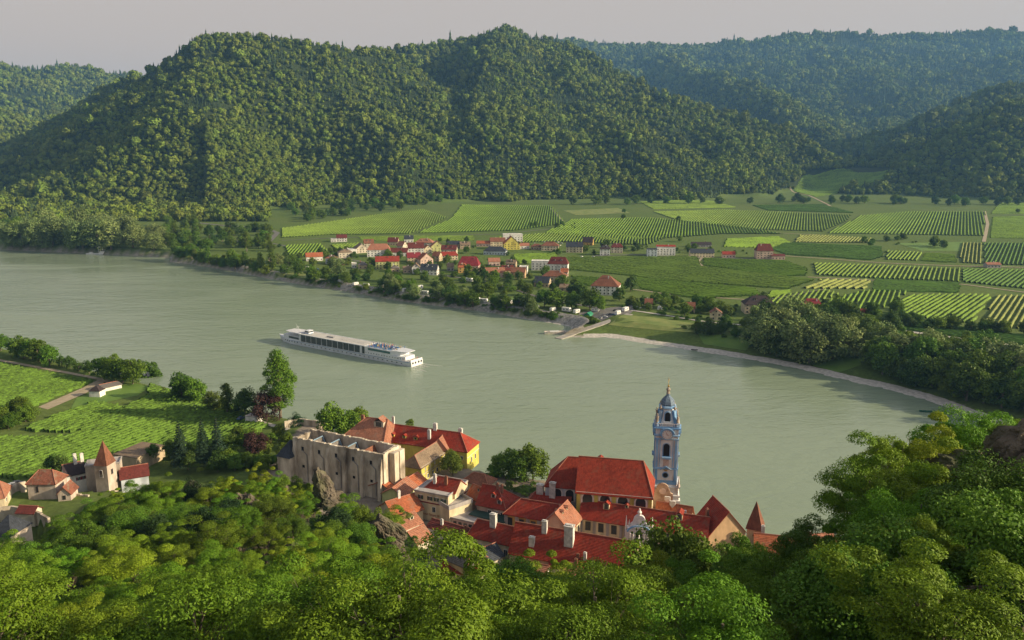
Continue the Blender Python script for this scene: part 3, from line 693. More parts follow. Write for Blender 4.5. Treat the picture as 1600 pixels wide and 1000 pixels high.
def bldg(name, label, A, B, w, zb, ze, pitch=42, hip=(0, 0), roof='red', wall='cream', wins=(), chim=(), dorm=(), group=None, cat='house', ov=.45,
         ridge='x', far=False, flat=False, pil=(), pyr=0, wt=None, rh=None, parapet=0, bands=(), wlab=None):
    A = Vector((A[0], A[1], 0)); B = Vector((B[0], B[1], 0)); e = (B-A); L = e.length; e.normalize(); n = Vector((-e.y, e.x, 0))
    if w < 0: n = -n; w = -w
    c = A+e*L/2+n*w/2; O = Vector((c.x, c.y, zb)); root = empty(name, O, label, cat, group)
    OCC.append((c.x, c.y, max(L, w)/2+1.5))
    Am, Bm = A.copy(), B.copy(); wl = M[wall] if isinstance(wall, str) else wall; rf = RM[roof] if isinstance(roof, str) else roof
    P4 = [A, B, B+n*w, A+n*w]
    if e.cross(n).z < 0: P4 = P4[::-1]
    m = MB(); m.prism(P4, zb-2.0, ze)
    a0, e0, n0, L0, w0 = (A, e, n, L, w) if ridge == 'x' else (B, n, -e, w, L)
    tp = tan(R(pitch)); rh = rh if rh else w0/2*tp; tp = rh/(w0/2)
    def pt(s, t, z): q = a0+e0*s+n0*t; return (q.x, q.y, z)
    def rz(s, t): return ze+rh*(1-abs(t-w0/2)/(w0/2))
    if not flat and not pyr:
        for end, hp in ((0, hip[0]), (1, hip[1])):
            if hp == 0:
                s0, s1 = (0.0, .3) if end == 0 else (L0-.3, L0)
                m.add([pt(s0, 0, ze), pt(s0, w0, ze), pt(s0, w0/2, ze+rh-.05), pt(s1, 0, ze), pt(s1, w0, ze), pt(s1, w0/2, ze+rh-.05)],
                      [(0,1,2), (5,4,3), (0,3,4,1), (1,4,5,2), (2,5,3,0)])
    wo_ = m.build('wall', wl, root, O)
    if wlab: wo_['label'] = wlab
    r_ = MB(); o_ = ov; zd = ze-o_*tp+.02
    if flat:
        q = [pt(-.15, -.15, 0), pt(L0+.15, -.15, 0), pt(L0+.15, w0+.15, 0), pt(-.15, w0+.15, 0)]
        if e0.cross(n0).z < 0: q = q[::-1]
        r_.prism(q, ze, ze+.25)
        if parapet:
            for (s0, t0, ls, lt) in ((L0/2, 0, L0+.4, .3), (L0/2, w0, L0+.4, .3), (0, w0/2, .3, w0-.3), (L0, w0/2, .3, w0-.3)):
                cc = a0+e0*s0+n0*t0; r_.box(cc, e0, n0, ls, lt, ze+.2, ze+.25+parapet)
    elif pyr:
        q = [pt(-o_, -o_, ze-.1), pt(L0+o_, -o_, ze-.1), pt(L0+o_, w0+o_, ze-.1), pt(-o_, w0+o_, ze-.1)]
        r_.add(q+[pt(L0/2, w0/2, ze+pyr)], [(0,1,4), (1,2,4), (2,3,4), (3,0,4), (3,2,1,0)])
    else:
        i0, i1 = hip[0]*w0/2, hip[1]*w0/2; th = .22
        s0 = -o_; s1 = L0+o_; z0 = zd
        ra = pt((i0 if hip[0] else -o_), w0/2, ze+rh); rb = pt((L0-i1 if hip[1] else L0+o_), w0/2, ze+rh)
        f0, f1, b0, b1 = pt(s0, -o_, z0), pt(s1, -o_, z0), pt(s0, w0+o_, z0), pt(s1, w0+o_, z0)
        r_.slab([f0, f1, rb, ra], th) if True else None
        r_.slab([b1, b0, ra, rb], th)
        if hip[0]: r_.slab([b0, f0, ra], th)
        if hip[1]: r_.slab([f1, b1, rb], th)
    ro = r_.build('roof', rf, root, O)
    if not far and not flat and not pyr:
        g_ = MB(); g_.tube((ra[0], ra[1], ra[2]+.05), (rb[0], rb[1], rb[2]+.05), .17)
        for hpv, eaves, rr_ in ((hip[0], (f0, b0), ra), (hip[1], (f1, b1), rb)):
            if hpv:
                for q in eaves: g_.tube((q[0], q[1], q[2]+.06), (rr_[0], rr_[1], rr_[2]+.06), .14)
        g_.build('ridge', RIDGE, ro, None) if False else _bp(g_, 'ridge', RIDGE, ro, O)
    S = {'f': (A, e, -n, L), 'r': (B, n, e, w), 'k': (B+n*w, -e, n, L), 'l': (A+n*w, -n, -e, w)}
    for sp in wins:
        sd, k, zc, ww, wh = sp[:5]; s0, s1 = (sp[5] if len(sp) > 5 and sp[5] else (0, 1)); st = sp[6] if len(sp) > 6 else ''
        q0, dd, nn_, LL = S[sd]
        for i in range(k):
            s = LL*(s0+(s1-s0)*(i+.5)/k); p = q0+dd*s; z = zb+zc
            if far:
                x_ = MB(); x_.box(p+nn_*.03, dd, nn_, ww, .1, z-wh/2, z+wh/2); _bp(x_, 'window', GLASS2, root, O)
            else:
                fr = MB(); tz = .14
                if 'a' in st:
                    out = [(ww/2*cos(a_), wh/2-ww/2+ww/2*sin(a_)) for a_ in [pi*j/8 for j in range(9)]]+[(-ww/2, -wh/2), (ww/2, -wh/2)]
                    big = [(x_*1.28, (y_*1.12)) for x_, y_ in out]
                    fr.extr([(x_, y_+z) for x_, y_ in big], p-nn_*.05, dd, .11, nn_); f_ = _bp(fr, 'window', TRIM, root, O)
                    pn = MB(); pn.extr([(x_, y_+z) for x_, y_ in out], p, dd, .1, nn_); _bp(pn, 'pane', GLASS, f_, O)
                else:
                    fr.box(p+nn_*.05, dd, nn_, ww+2*tz, .14, z-wh/2-tz, z+wh/2+tz); f_ = _bp(fr, 'window', TRIM if 'd' not in st else DKWOOD, root, O)
                    pn = MB(); hw = ww/2-.05
                    for sx in (-1, 1): pn.box(p+nn_*.12+dd*sx*(hw/2+.04), dd, nn_, hw, .04, z-wh/2, z+wh/2)
                    _bp(pn, 'pane', GLASS, f_, O)
                    if 's' in st:
                        for sx in (-1, 1):
                            sh = MB(); sh.box(p+nn_*.12+dd*sx*(ww*.5+ww*.27), dd, nn_, ww*.48, .08, z-wh/2, z+wh/2); _bp(sh, 'shutter', SHUT if 'R' not in st else RM['crimson'], f_, O)
    for sd, k, wd, mat_, z0, z1 in pil:
        q0, dd, nn_, LL = S[sd]; pb = MB()
        for i in range(k+1):
            s = wd/2+(LL-wd)*i/k; pb.box(q0+dd*s+nn_*.04, dd, nn_, wd, .2, zb+z0, zb+z1)
        _bp(pb, 'pilaster', M[mat_], root, O)
    for sd, zc, hh, mat_ in bands:
        q0, dd, nn_, LL = S[sd]; pb = MB(); pb.box(q0+dd*LL/2+nn_*.06, dd, nn_, LL+.2, .2, zb+zc-hh/2, zb+zc+hh/2)
        _bp(pb, 'cornice', mat_ if not isinstance(mat_, str) else M[mat_], root, O)
    for cspec in chim:
        s, t, wd, hh = cspec[:4]; mt = cspec[4] if len(cspec) > 4 else CHIM
        z = (ze if (flat or pyr) else rz(s*L0, t*w0)); q = a0+e0*s*L0+n0*t*w0; cb = MB()
        cb.box(q, e0, n0, wd, wd*.7, z-.8, z+hh); ck = _bp(cb, 'chimney', mt, ro, O)
        if not far:
            cc = MB(); cc.box(q, e0, n0, wd*1.12, wd*.82, z+hh+.003, z+hh+.12); cc.box(q, e0, n0, wd*.7, wd*.4, z+hh+.123, z+hh+.4); _bp(cc, 'chimney_cap', mt, root, O)
    for dspec in dorm:
        s, wd, hh = dspec[:3]; fr_t = dspec[3] if len(dspec) > 3 else .22; q = a0+e0*s*L0+n0*fr_t*w0; z = rz(s*L0, fr_t*w0)
        dl = hh/tp+1.0; db = MB(); mid = q+n0*dl/2; db.box(mid, e0, n0, wd, dl, z-.3, z+hh); d_ = _bp(db, 'dormer', wl, ro, O)
        dr = MB(); f_ = q-n0*.25; bk = q+n0*(dl+.6); zt = z+hh+wd*.4
        l0, r0 = f_-e0*(wd/2+.2), f_+e0*(wd/2+.2); l1, r1 = bk-e0*(wd/2+.2), bk+e0*(wd/2+.2)
        dr.slab([(l0.x,l0.y,z+hh-.05),(f_.x,f_.y,zt),(bk.x,bk.y,zt),(l1.x,l1.y,z+hh-.05)], .1); dr.slab([(f_.x,f_.y,zt),(r0.x,r0.y,z+hh-.05),(r1.x,r1.y,z+hh-.05),(bk.x,bk.y,zt)], .1)
        dr.cur = 0; _bp(dr, 'dormer_roof', rf, root, O)
        pn = MB(); pn.box(q-n0*.03, e0, n0, wd*.6, .08, z+.15, z+hh-.1); _bp(pn, 'window', GLASS, root, O)
    return root
def _bp(mb, name, mat, parent, O):
    if not mb.v: return None
    me = bpy.data.meshes.new(name); me.from_pydata([(p[0]-O[0], p[1]-O[1], p[2]-O[2]) for p in mb.v], [], mb.f); me.materials.append(mat); me.update()
    o = bpy.data.objects.new(name, me); COL.objects.link(o); o.parent = parent; return o
def TB(name, label, A, B, ze, rpx=None, pitch=42, w=None, zb=12.0, **kw):
    """town building from its eave corners, seen at pixels A and B at height ze"""
    a, b = at(A[0], A[1], ze), at(B[0], B[1], ze); a.z = b.z = 0
    if w is None: w = solve_w(a, b, ze, pitch, rpx); print('W %.1f L %.1f %s' % (w, (b-a).length, label[:50]))
    return bldg(name, label, a, b, w, zb, ze, pitch, **kw)

def strip(name, pxs, width, mat, z=.12, kind='structure', world=None, step=6.0, **kw):
    """a road or path draped on the ground along a line of points"""
    P = world if world else [gp(*p) for p in pxs]
    pts_ = []
    for i in range(len(P)-1):
        d = (P[i+1]-P[i]); k = max(1, int(d.length/step))
        for j in range(k): pts_.append(P[i]+d*(j/k))
    pts_.append(P[-1]); xy = np.array([[p.x, p.y] for p in pts_])
    for _ in range(2): xy[1:-1] = (xy[:-2]+2*xy[1:-1]+xy[2:])/4
    T = np.gradient(xy, axis=0); T /= np.linalg.norm(T, axis=1)[:, None]+1e-9; Nn = np.stack([-T[:, 1], T[:, 0]], 1)
    cols = [xy+Nn*width*f for f in (-.5, 0, .5)]; zz = [H(c_[:, 0], c_[:, 1])+z for c_ in cols]; zm = np.max(zz, axis=0)
    V_ = np.concatenate([np.stack([c_[:, 0], c_[:, 1], zm], 1) for c_ in (cols[0], cols[2])]); n_ = len(xy)
    F_ = [(i, i+1, n_+i+1, n_+i) for i in range(n_-1)]
    me = bpy.data.meshes.new(name); me.from_pydata(V_.tolist(), [], F_); me.materials.append(mat); o = link_mesh(name, me)
    return tag(o, kind=kind, **kw)
# ============================================================= FAR BANK
asphalt = noise_mat('asphalt', (.13,.125,.12), (.19,.18,.17), scale=.4, coord='World'); dirt = noise_mat('dirt_track', (.33,.27,.18), (.42,.35,.25), scale=.3, coord='World')
gravel = noise_mat('gravel', (.36,.34,.30), (.60,.56,.50), scale=.5, coord='World', detail=8); riprap = noise_mat('riprap_stone', (.13,.125,.11), (.42,.40,.36), scale=.45, coord='World', detail=8, lo=.3, hi=.7, bump=.5)
lawn = noise_mat('mown_lawn', (.13,.19,.04), (.24,.26,.08), scale=.09, coord='World'); lawn2 = noise_mat('bright_lawn', (.10,.19,.03), (.14,.23,.04), scale=.09, coord='World')
# stone bank along the whole far shore, gravel where it flattens
def bank(name, i0, i1, mat, prof, srs):
    P = [Vector((*FS[i], 0)) for i in range(i0, i1+1)]; pts_ = []
    for i in range(len(P)-1):
        d = P[i+1]-P[i]; k = max(1, int(d.length/3.0))
        for j in range(k): pts_.append(P[i]+d*(j/k))
    pts_.append(P[-1]); xy = np.array([[p.x, p.y] for p in pts_]); rs = np.random.default_rng(srs)
    for _ in range(10): xy[1:-1] = (xy[:-2]+2*xy[1:-1]+xy[2:])/4
    T = np.gradient(xy, axis=0); T /= np.linalg.norm(T, axis=1)[:, None]+1e-9; Nn = np.stack([-T[:, 1], T[:, 0]], 1); n_ = len(xy); V_ = []
    for o_, z_ in prof:
        wv_ = fbm(xy[:, 0], xy[:, 1], 25, 3, 5)*min(3, abs(o_)*.5+.8)
        c_ = xy+Nn*(o_+wv_)[:, None]; V_.append(np.stack([c_[:, 0], c_[:, 1], z_+rs.uniform(-.18, .18, n_)*(z_ > 0)], 1))
    V_ = np.concatenate(V_); F_ = []
    for a_ in range(len(prof)-1):
        i_ = np.arange(n_-1)+a_*n_; F_.append(np.stack([i_, i_+1, i_+1+n_, i_+n_], 1))
    me = np_mesh(name, V_, np.concatenate(F_), mat); return tag(link_mesh(name, me), kind='structure')
bank('river_bank', 0, 17, riprap, [(-3, -1.2), (0, .05), (3, 1.9), (6.5, 4.2), (10, 6.15), (12.5, 6.35)], 1)
bank('gravel_beach', 14, 30, gravel, [(-6, -1.0), (-1, .02), (2.5, .3), (5.5, .6), (8.5, .8)], 2)
VM = {k_: noise_mat('vine_'+k_, vary(c_, .5), vary(c_, 1.45), scale=.4, coord='World', detail=5, rough=.9, c3=vary(c_, 1.3), s3=.025) for k_, c_ in
      dict(green=(.125,.21,.018), light=(.14,.215,.026), dark=(.07,.145,.016), pale=(.20,.23,.055), near=(.085,.155,.018)).items()}
def pip(x, y, poly):
    ins = False; n_ = len(poly)
    for i in range(n_):
        x1, y1 = poly[i]; x2, y2 = poly[(i+1) % n_]
        if (y1 > y) != (y2 > y) and x < (x2-x1)*(y-y1)/(y2-y1)+x1: ins = not ins
    return ins
FIELDS = []
vrs = np.random.default_rng(3)
def vineyard(poly, d2, mat, label, sp=4.0, hw=.85, hh=1.7, seg=6.0, leafy=0, name='vineyard'):
    if not leafy: sp = max(sp*.9, 4.3); hw = sp*.24; hh *= 1.1
    W = [gp(*p) for p in poly]; FIELDS.append(poly); P = np.array([[p.x, p.y] for p in W])
    a, b_ = gp(*d2[0]), gp(*d2[1]); d = np.array([b_.x-a.x, b_.y-a.y]); d /= np.linalg.norm(d); nn_ = np.array([-d[1], d[0]])
    S_ = P@d; T_ = P@nn_; Vs = []; Fs = []; base = 0; lp = []
    for t in np.arange(T_.min()+sp/2, T_.max(), sp):
        cr = []
        for i in range(len(P)):
            t1, t2 = T_[i], T_[(i+1) % len(P)]
            if (t1 > t) != (t2 > t): cr.append(S_[i]+(S_[(i+1) % len(P)]-S_[i])*(t-t1)/(t2-t1))
        cr.sort()
        for s0, s1 in zip(cr[::2], cr[1::2]):
            if s1-s0 < 4: continue
            s0 += vrs.uniform(0, 2.5); s1 -= vrs.uniform(0, 2.5)
            k = max(2, int((s1-s0)/seg)+1); s = np.linspace(s0, s1, k); C = s[:, None]*d+t*nn_+nn_*vrs.uniform(-.15,.15,k)[:, None]
            z = H(C[:, 0], C[:, 1]); h_ = hh*vrs.uniform(.8, 1.15, k); g = hw*vrs.uniform(.75, 1.2, k)
            if leafy: lp.append(np.stack([C[:, 0], C[:, 1], z, h_, g], 1))
            for o_, zz in ((-1, -.3), (-.75, .75), (0, 1), (.75, .75), (1, -.3)):
                q = C+nn_*(g*o_)[:, None]; Vs.append(np.stack([q[:, 0], q[:, 1], z+np.maximum(h_*zz, -.3)], 1))
            for a_ in range(4):
                i_ = base+a_*k+np.arange(k-1); Fs.append(np.stack([i_, i_+1, i_+1+k, i_+k], 1))
            base += 5*k
    if not Vs: print('empty field', label); return
    V_ = np.concatenate(Vs); F_ = np.concatenate(Fs)
    if leafy:
        Q = np.concatenate(lp); Q = np.repeat(Q, leafy, 0); m_ = len(Q); a_ = vrs.uniform(0, pi, m_)
        off = np.cos(a_)*Q[:, 4]*1.15; P0 = np.stack([Q[:, 0]+nn_[0]*off+d[0]*vrs.uniform(-.5,.5,m_)*seg, Q[:, 1]+nn_[1]*off+d[1]*vrs.uniform(-.5,.5,m_)*seg, Q[:, 2]+Q[:, 3]*(.25+.85*np.sin(a_))], 1)
        NN = np.stack([nn_[0]*np.cos(a_), nn_[1]*np.cos(a_), np.sin(a_)+.3], 1)+vrs.normal(size=(m_, 3))*.5
        q, f = leaves(P0, NN, .40, vrs, .8); F_ = np.concatenate([F_, f+len(V_)]); V_ = np.concatenate([V_, q])
    o = link_mesh(name, np_mesh(name, V_, F_, mat)); tag(o, label, 'vineyard', kind='stuff'); return o
def field(name, poly, mat, z=.15):
    """mown or bare plot lying on the ground"""
    W = [gp(*p) for p in poly]; m = MB(); c0 = sum(W, Vector())/len(W); FIELDS.append(poly) if False else None
    # subdivide edges so that it follows the ground
    ring = []
    for i in range(len(W)):
        a, b_ = W[i], W[(i+1) % len(W)]; k = max(1, int((b_-a).length/8))
        for j in range(k): ring.append(a+(b_-a)*(j/k))
    rings = [[c0+(p-c0)*f for p in ring] for f in (1, .75, .5, .25)]
    vs = []
    for rg in rings:
        for p in rg: vs.append((p.x, p.y, h1(p.x, p.y)+z))
    vs.append((c0.x, c0.y, h1(c0.x, c0.y)+z)); k = len(ring); fs = []
    for a_ in range(3):
        for i in range(k): fs.append((a_*k+i, a_*k+(i+1) % k, (a_+1)*k+(i+1) % k, (a_+1)*k+i))
    for i in range(k): fs.append((3*k+i, 3*k+(i+1) % k, 4*k))
    m.add(vs, fs); return tag(m.build(name, mat), kind='structure')
VF = [
 ([(440,357),(520,346),(600,334),(660,327),(700,340),(640,366),(520,367),(440,372)], ((520,367),(556,342)), 'light', 'light green sloping vineyard beside the bend of the road', 4.2, .9),
 ([(722,320),(862,322),(884,350),(800,361),(650,365),(705,342)], ((740,360),(775,323)), 'green', 'boldly striped vineyard under the wooded hill beside the village', 5.2, .95),
 ([(445,384),(500,381),(512,391),(482,402),(450,399)], ((455,398),(468,383)), 'green', 'small striped vineyard between the road bend and the white-walled house', 4.6, .9),
 ([(516,383),(562,380),(560,388),(528,392)], ((525,391),(540,382)), 'light', 'little striped plot in front of the topmost white house of the village', 4.6, .9),
 ([(1345,337),(1420,331),(1540,331),(1536,369),(1290,365),(1325,348)], ((1370,368),(1400,336)), 'green', 'tall striped vineyard with rows running up towards the wooded hill', 5.6, 1.0),
 ([(1020,331),(1130,328),(1330,336),(1322,346),(1285,362),(1180,359),(1060,345)], ((1150,359),(1172,332)), 'light', 'pale broad vineyard at the foot of the side valley', 5.2, .95),
 ([(1550,340),(1660,338),(1660,375),(1546,372)], ((1550,355),(1640,356)), 'green', 'vineyard with level rows beyond the tan field track', 5.5, 1.1),
 ([(895,343),(1010,340),(1150,352),(1225,366),(1130,366),(960,378),(850,364)], ((980,376),(1000,345)), 'green', 'wide vineyard behind the row of detached houses', 5.2, 1.0),
 ([(1225,380),(1378,386),(1380,402),(1362,407),(1225,398),(1205,390)], ((1220,384),(1370,392)), 'dark', 'dense dark green vineyard beside the pink house with the tall roof', 3.2, 1.2),
 ([(1386,392),(1441,395),(1433,408),(1383,406)], ((1400,406),(1412,393)), 'light', 'short striped plot between two solid green vineyards', 4.8, .9),
 ([(1445,396),(1493,399),(1496,411),(1437,408)], ((1440,402),(1490,405)), 'green', 'small solid green vineyard under the round meadow trees', 3.0, 1.1),
 ([(1500,380),(1534,380),(1534,413),(1500,411)], ((1515,412),(1519,381)), 'pale', 'pale young vineyard of thin upright rows', 4.4, .6),
 ([(1537,380),(1660,379),(1660,416),(1537,413)], ((1560,414),(1575,380)), 'dark', 'dark striped vineyard behind the small purple hut', 5.0, .95),
 ([(1098,404),(1225,408),(1262,420),(1260,431),(1220,433),(1098,415)], ((1100,408),(1240,425)), 'green', 'solid green vineyard just in front of the long navy-roofed house', 3.0, 1.2),
 ([(1270,411),(1400,416),(1500,420),(1500,441),(1360,435),(1275,430)], ((1330,434),(1350,414)), 'light', 'long vineyard striped with brown gaps between upright rows', 5.0, .9),
 ([(1503,420),(1660,424),(1660,458),(1503,441)], ((1540,445),(1575,422)), 'dark', 'dark vineyard with slanting rows beside the purple hut', 5.0, 1.0),
 ([(875,403),(1090,402),(1095,417),(1245,435),(1275,438),(1232,452),(1170,448),(1020,437),(985,431),(885,421)], ((885,412),(1180,440)), 'light', 'largest light green vineyard, lying before the detached houses', 3.0, 1.2),
 ([(985,434),(1180,452),(1190,462),(1090,468),(1000,452)], ((990,440),(1180,458)), 'green', 'narrow green vineyard above the brown-roofed farmhouse', 3.0, 1.2),
 ([(1282,437),(1360,438),(1352,452),(1252,451)], ((1280,450),(1310,438)), 'pale', 'half bare striped plot with brown earth showing', 7.0, .9),
 ([(1366,437),(1502,443),(1498,458),(1360,455)], ((1366,446),(1500,451)), 'dark', 'oblong dark green vineyard framed by sandy tracks', 3.0, 1.2),
 ([(1195,476),(1215,462),(1290,452),(1312,460),(1262,478)], ((1230,476),(1248,455)), 'light', 'leafy light vineyard behind the purple-roofed house', 3.2, 1.1),
 ([(1278,474),(1350,454),(1418,456),(1396,478),(1350,486)], ((1330,482),(1346,456)), 'green', 'green vineyard behind the bright red roof', 3.0, 1.1),
 ([(1400,472),(1432,460),(1550,461),(1520,505),(1480,503),(1388,490)], ((1440,500),(1500,463)), 'green', 'nearest striped vineyard, rows slanting down to the road', 4.4, .95),
 ([(1556,462),(1660,462),(1660,520),(1530,510)], ((1560,510),(1590,464)), 'pale', 'pale grassy vineyard of thin rows beside the road', 3.6, .6),
 ([(1405,500),(1500,512),(1660,535),(1660,548),(1410,516)], ((1410,505),(1640,540)), 'dark', 'dark green orchard band just above the country road', 5.0, 1.5),
 ([(1250,368),(1290,368),(1362,373),(1356,380),(1240,379)], ((1270,379),(1285,369)), 'pale', 'thin pale plot under the striped slope', 4.6, .8),
 ([(1240,296),(1262,272),(1330,266),(1388,266),(1380,282),(1318,296),(1275,308)], ((1240,292),(1380,270)), 'green', 'terraced vineyard at the mouth of the side valley', 9.0, 1.4),
 ([(1135,374),(1215,370),(1235,379),(1200,388),(1130,386)], ((1140,384),(1220,376)), 'green', 'small plot behind the pink house', 3.4, 1.1),
 ([(770,372),(880,362),(1040,372),(1010,384),(890,378),(800,380)], ((880,380),(893,364)), 'light', 'flat light vineyard behind the large white villa', 3.2, 1.1),
 ([(1175,321),(1285,320),(1335,333),(1200,329)], ((1190,324),(1310,330)), 'dark', 'narrow dark vineyard right under the mouth of the side valley', 3.6, 1.0),
 ([(1560,318),(1660,318),(1660,334),(1548,334)], ((1560,326),(1640,326)), 'green', 'level-rowed vineyard high at the foot of the far slope', 5, 1.0),
 ([(1000,316),(1110,314),(1150,324),(1020,327)], ((1010,322),(1130,319)), 'light', 'pale strip of vines close under the central wood edge', 4, 1.0),
 ([(560,371),(650,370),(740,369),(742,376),(640,378),(565,375)], ((570,373),(730,372)), 'light', 'thin light strip of vines behind the village roofs', 3.8, 1.0),
 ([(800,398),(870,396),(872,410),(810,412)], ((805,405),(868,403)), 'green', 'small garden vineyard inside the village', 3.6, 1.0),
 ([(1205,455),(1240,455),(1210,466),(1196,464)], ((1200,460),(1235,457)), 'green', 'tiny triangular vineyard behind the purple-roofed house', 3.6, 1.0),
 ([(892,432),(960,436),(985,452),(930,450),(895,440)], ((895,436),(970,446)), 'green', 'small vineyard beside the tall white village house', 3.8, 1.0),
]
for poly, d2, mt, lb, sp, hw in VF: vineyard(poly, d2, VM[mt], lb, sp, hw, seg=5.0)
field('meadow', [(880,329),(965,325),(985,333),(900,336)], lawn)
field('meadow', [(1400,380),(1505,378),(1500,392),(1440,392)], lawn2)
field('meadow', [(975,492),(1020,496),(1090,506),(1088,520),(1040,517),(950,508)], lawn)
field('meadow', [(1090,520),(1180,530),(1165,548),(1100,538)], lawn2)
field('meadow', [(1275,560),(1340,545),(1345,570),(1310,582),(1270,572)], lawn2)
field('meadow', [(430,426),(478,424),(490,436),(440,434)], lawn)
field('meadow', [(795,466),(830,464),(832,474),(800,474)], lawn2)
field('car_park', [(905,489),(960,480),(1000,478),(985,490),(940,502),(900,505)], asphalt, .2)
strip('country_road', [(-80,338),(60,336),(180,338),(276,345),(354,353),(415,357),(434,364),(424,374),(415,384)], 8, asphalt, .35)
strip('country_road', [(1395,515),(1450,523),(1520,532),(1600,543),(1700,556)], 6, gravel, .35)
strip('country_road', [(985,485),(1040,493),(1100,503),(1180,510)], 3.5, gravel, .3)
strip('farm_track', [(1538,330),(1543,350),(1537,378)], 5, dirt, .3)
strip('farm_track', [(1262,433),(1360,438),(1500,444),(1640,462)], 3.5, dirt, .3)
strip('farm_track', [(985,452),(1060,462),(1190,470),(1290,452)], 3.0, dirt, .3)
strip('farm_track', [(1098,402),(1090,410),(1100,418),(1170,425),(1255,436)], 3.0, dirt, .3)
strip('farm_track', [(1200,398),(1380,411),(1500,416),(1660,419)], 4.0, dirt, .3)
strip('farm_track', [(900,352),(1050,348),(1180,362),(1290,368)], 3.0, dirt, .3)
strip('farm_track', [(440,376),(520,372),(640,370),(780,366),(880,356),(905,350)], 4.0, asphalt, .3)
strip('farm_track', [(860,325),(885,352)], 4.0, dirt, .3)
strip('farm_track', [(1232,290),(1262,305),(1290,318),(1310,330)], 5.0, dirt, .4)
strip('village_road', [(930,400),(1000,398),(1060,402),(1120,404),(1180,404)], 5, asphalt, .3)
strip('village_road', [(424,380),(520,400),(620,420),(760,440),(860,470),(940,482)], 4, asphalt, .3)

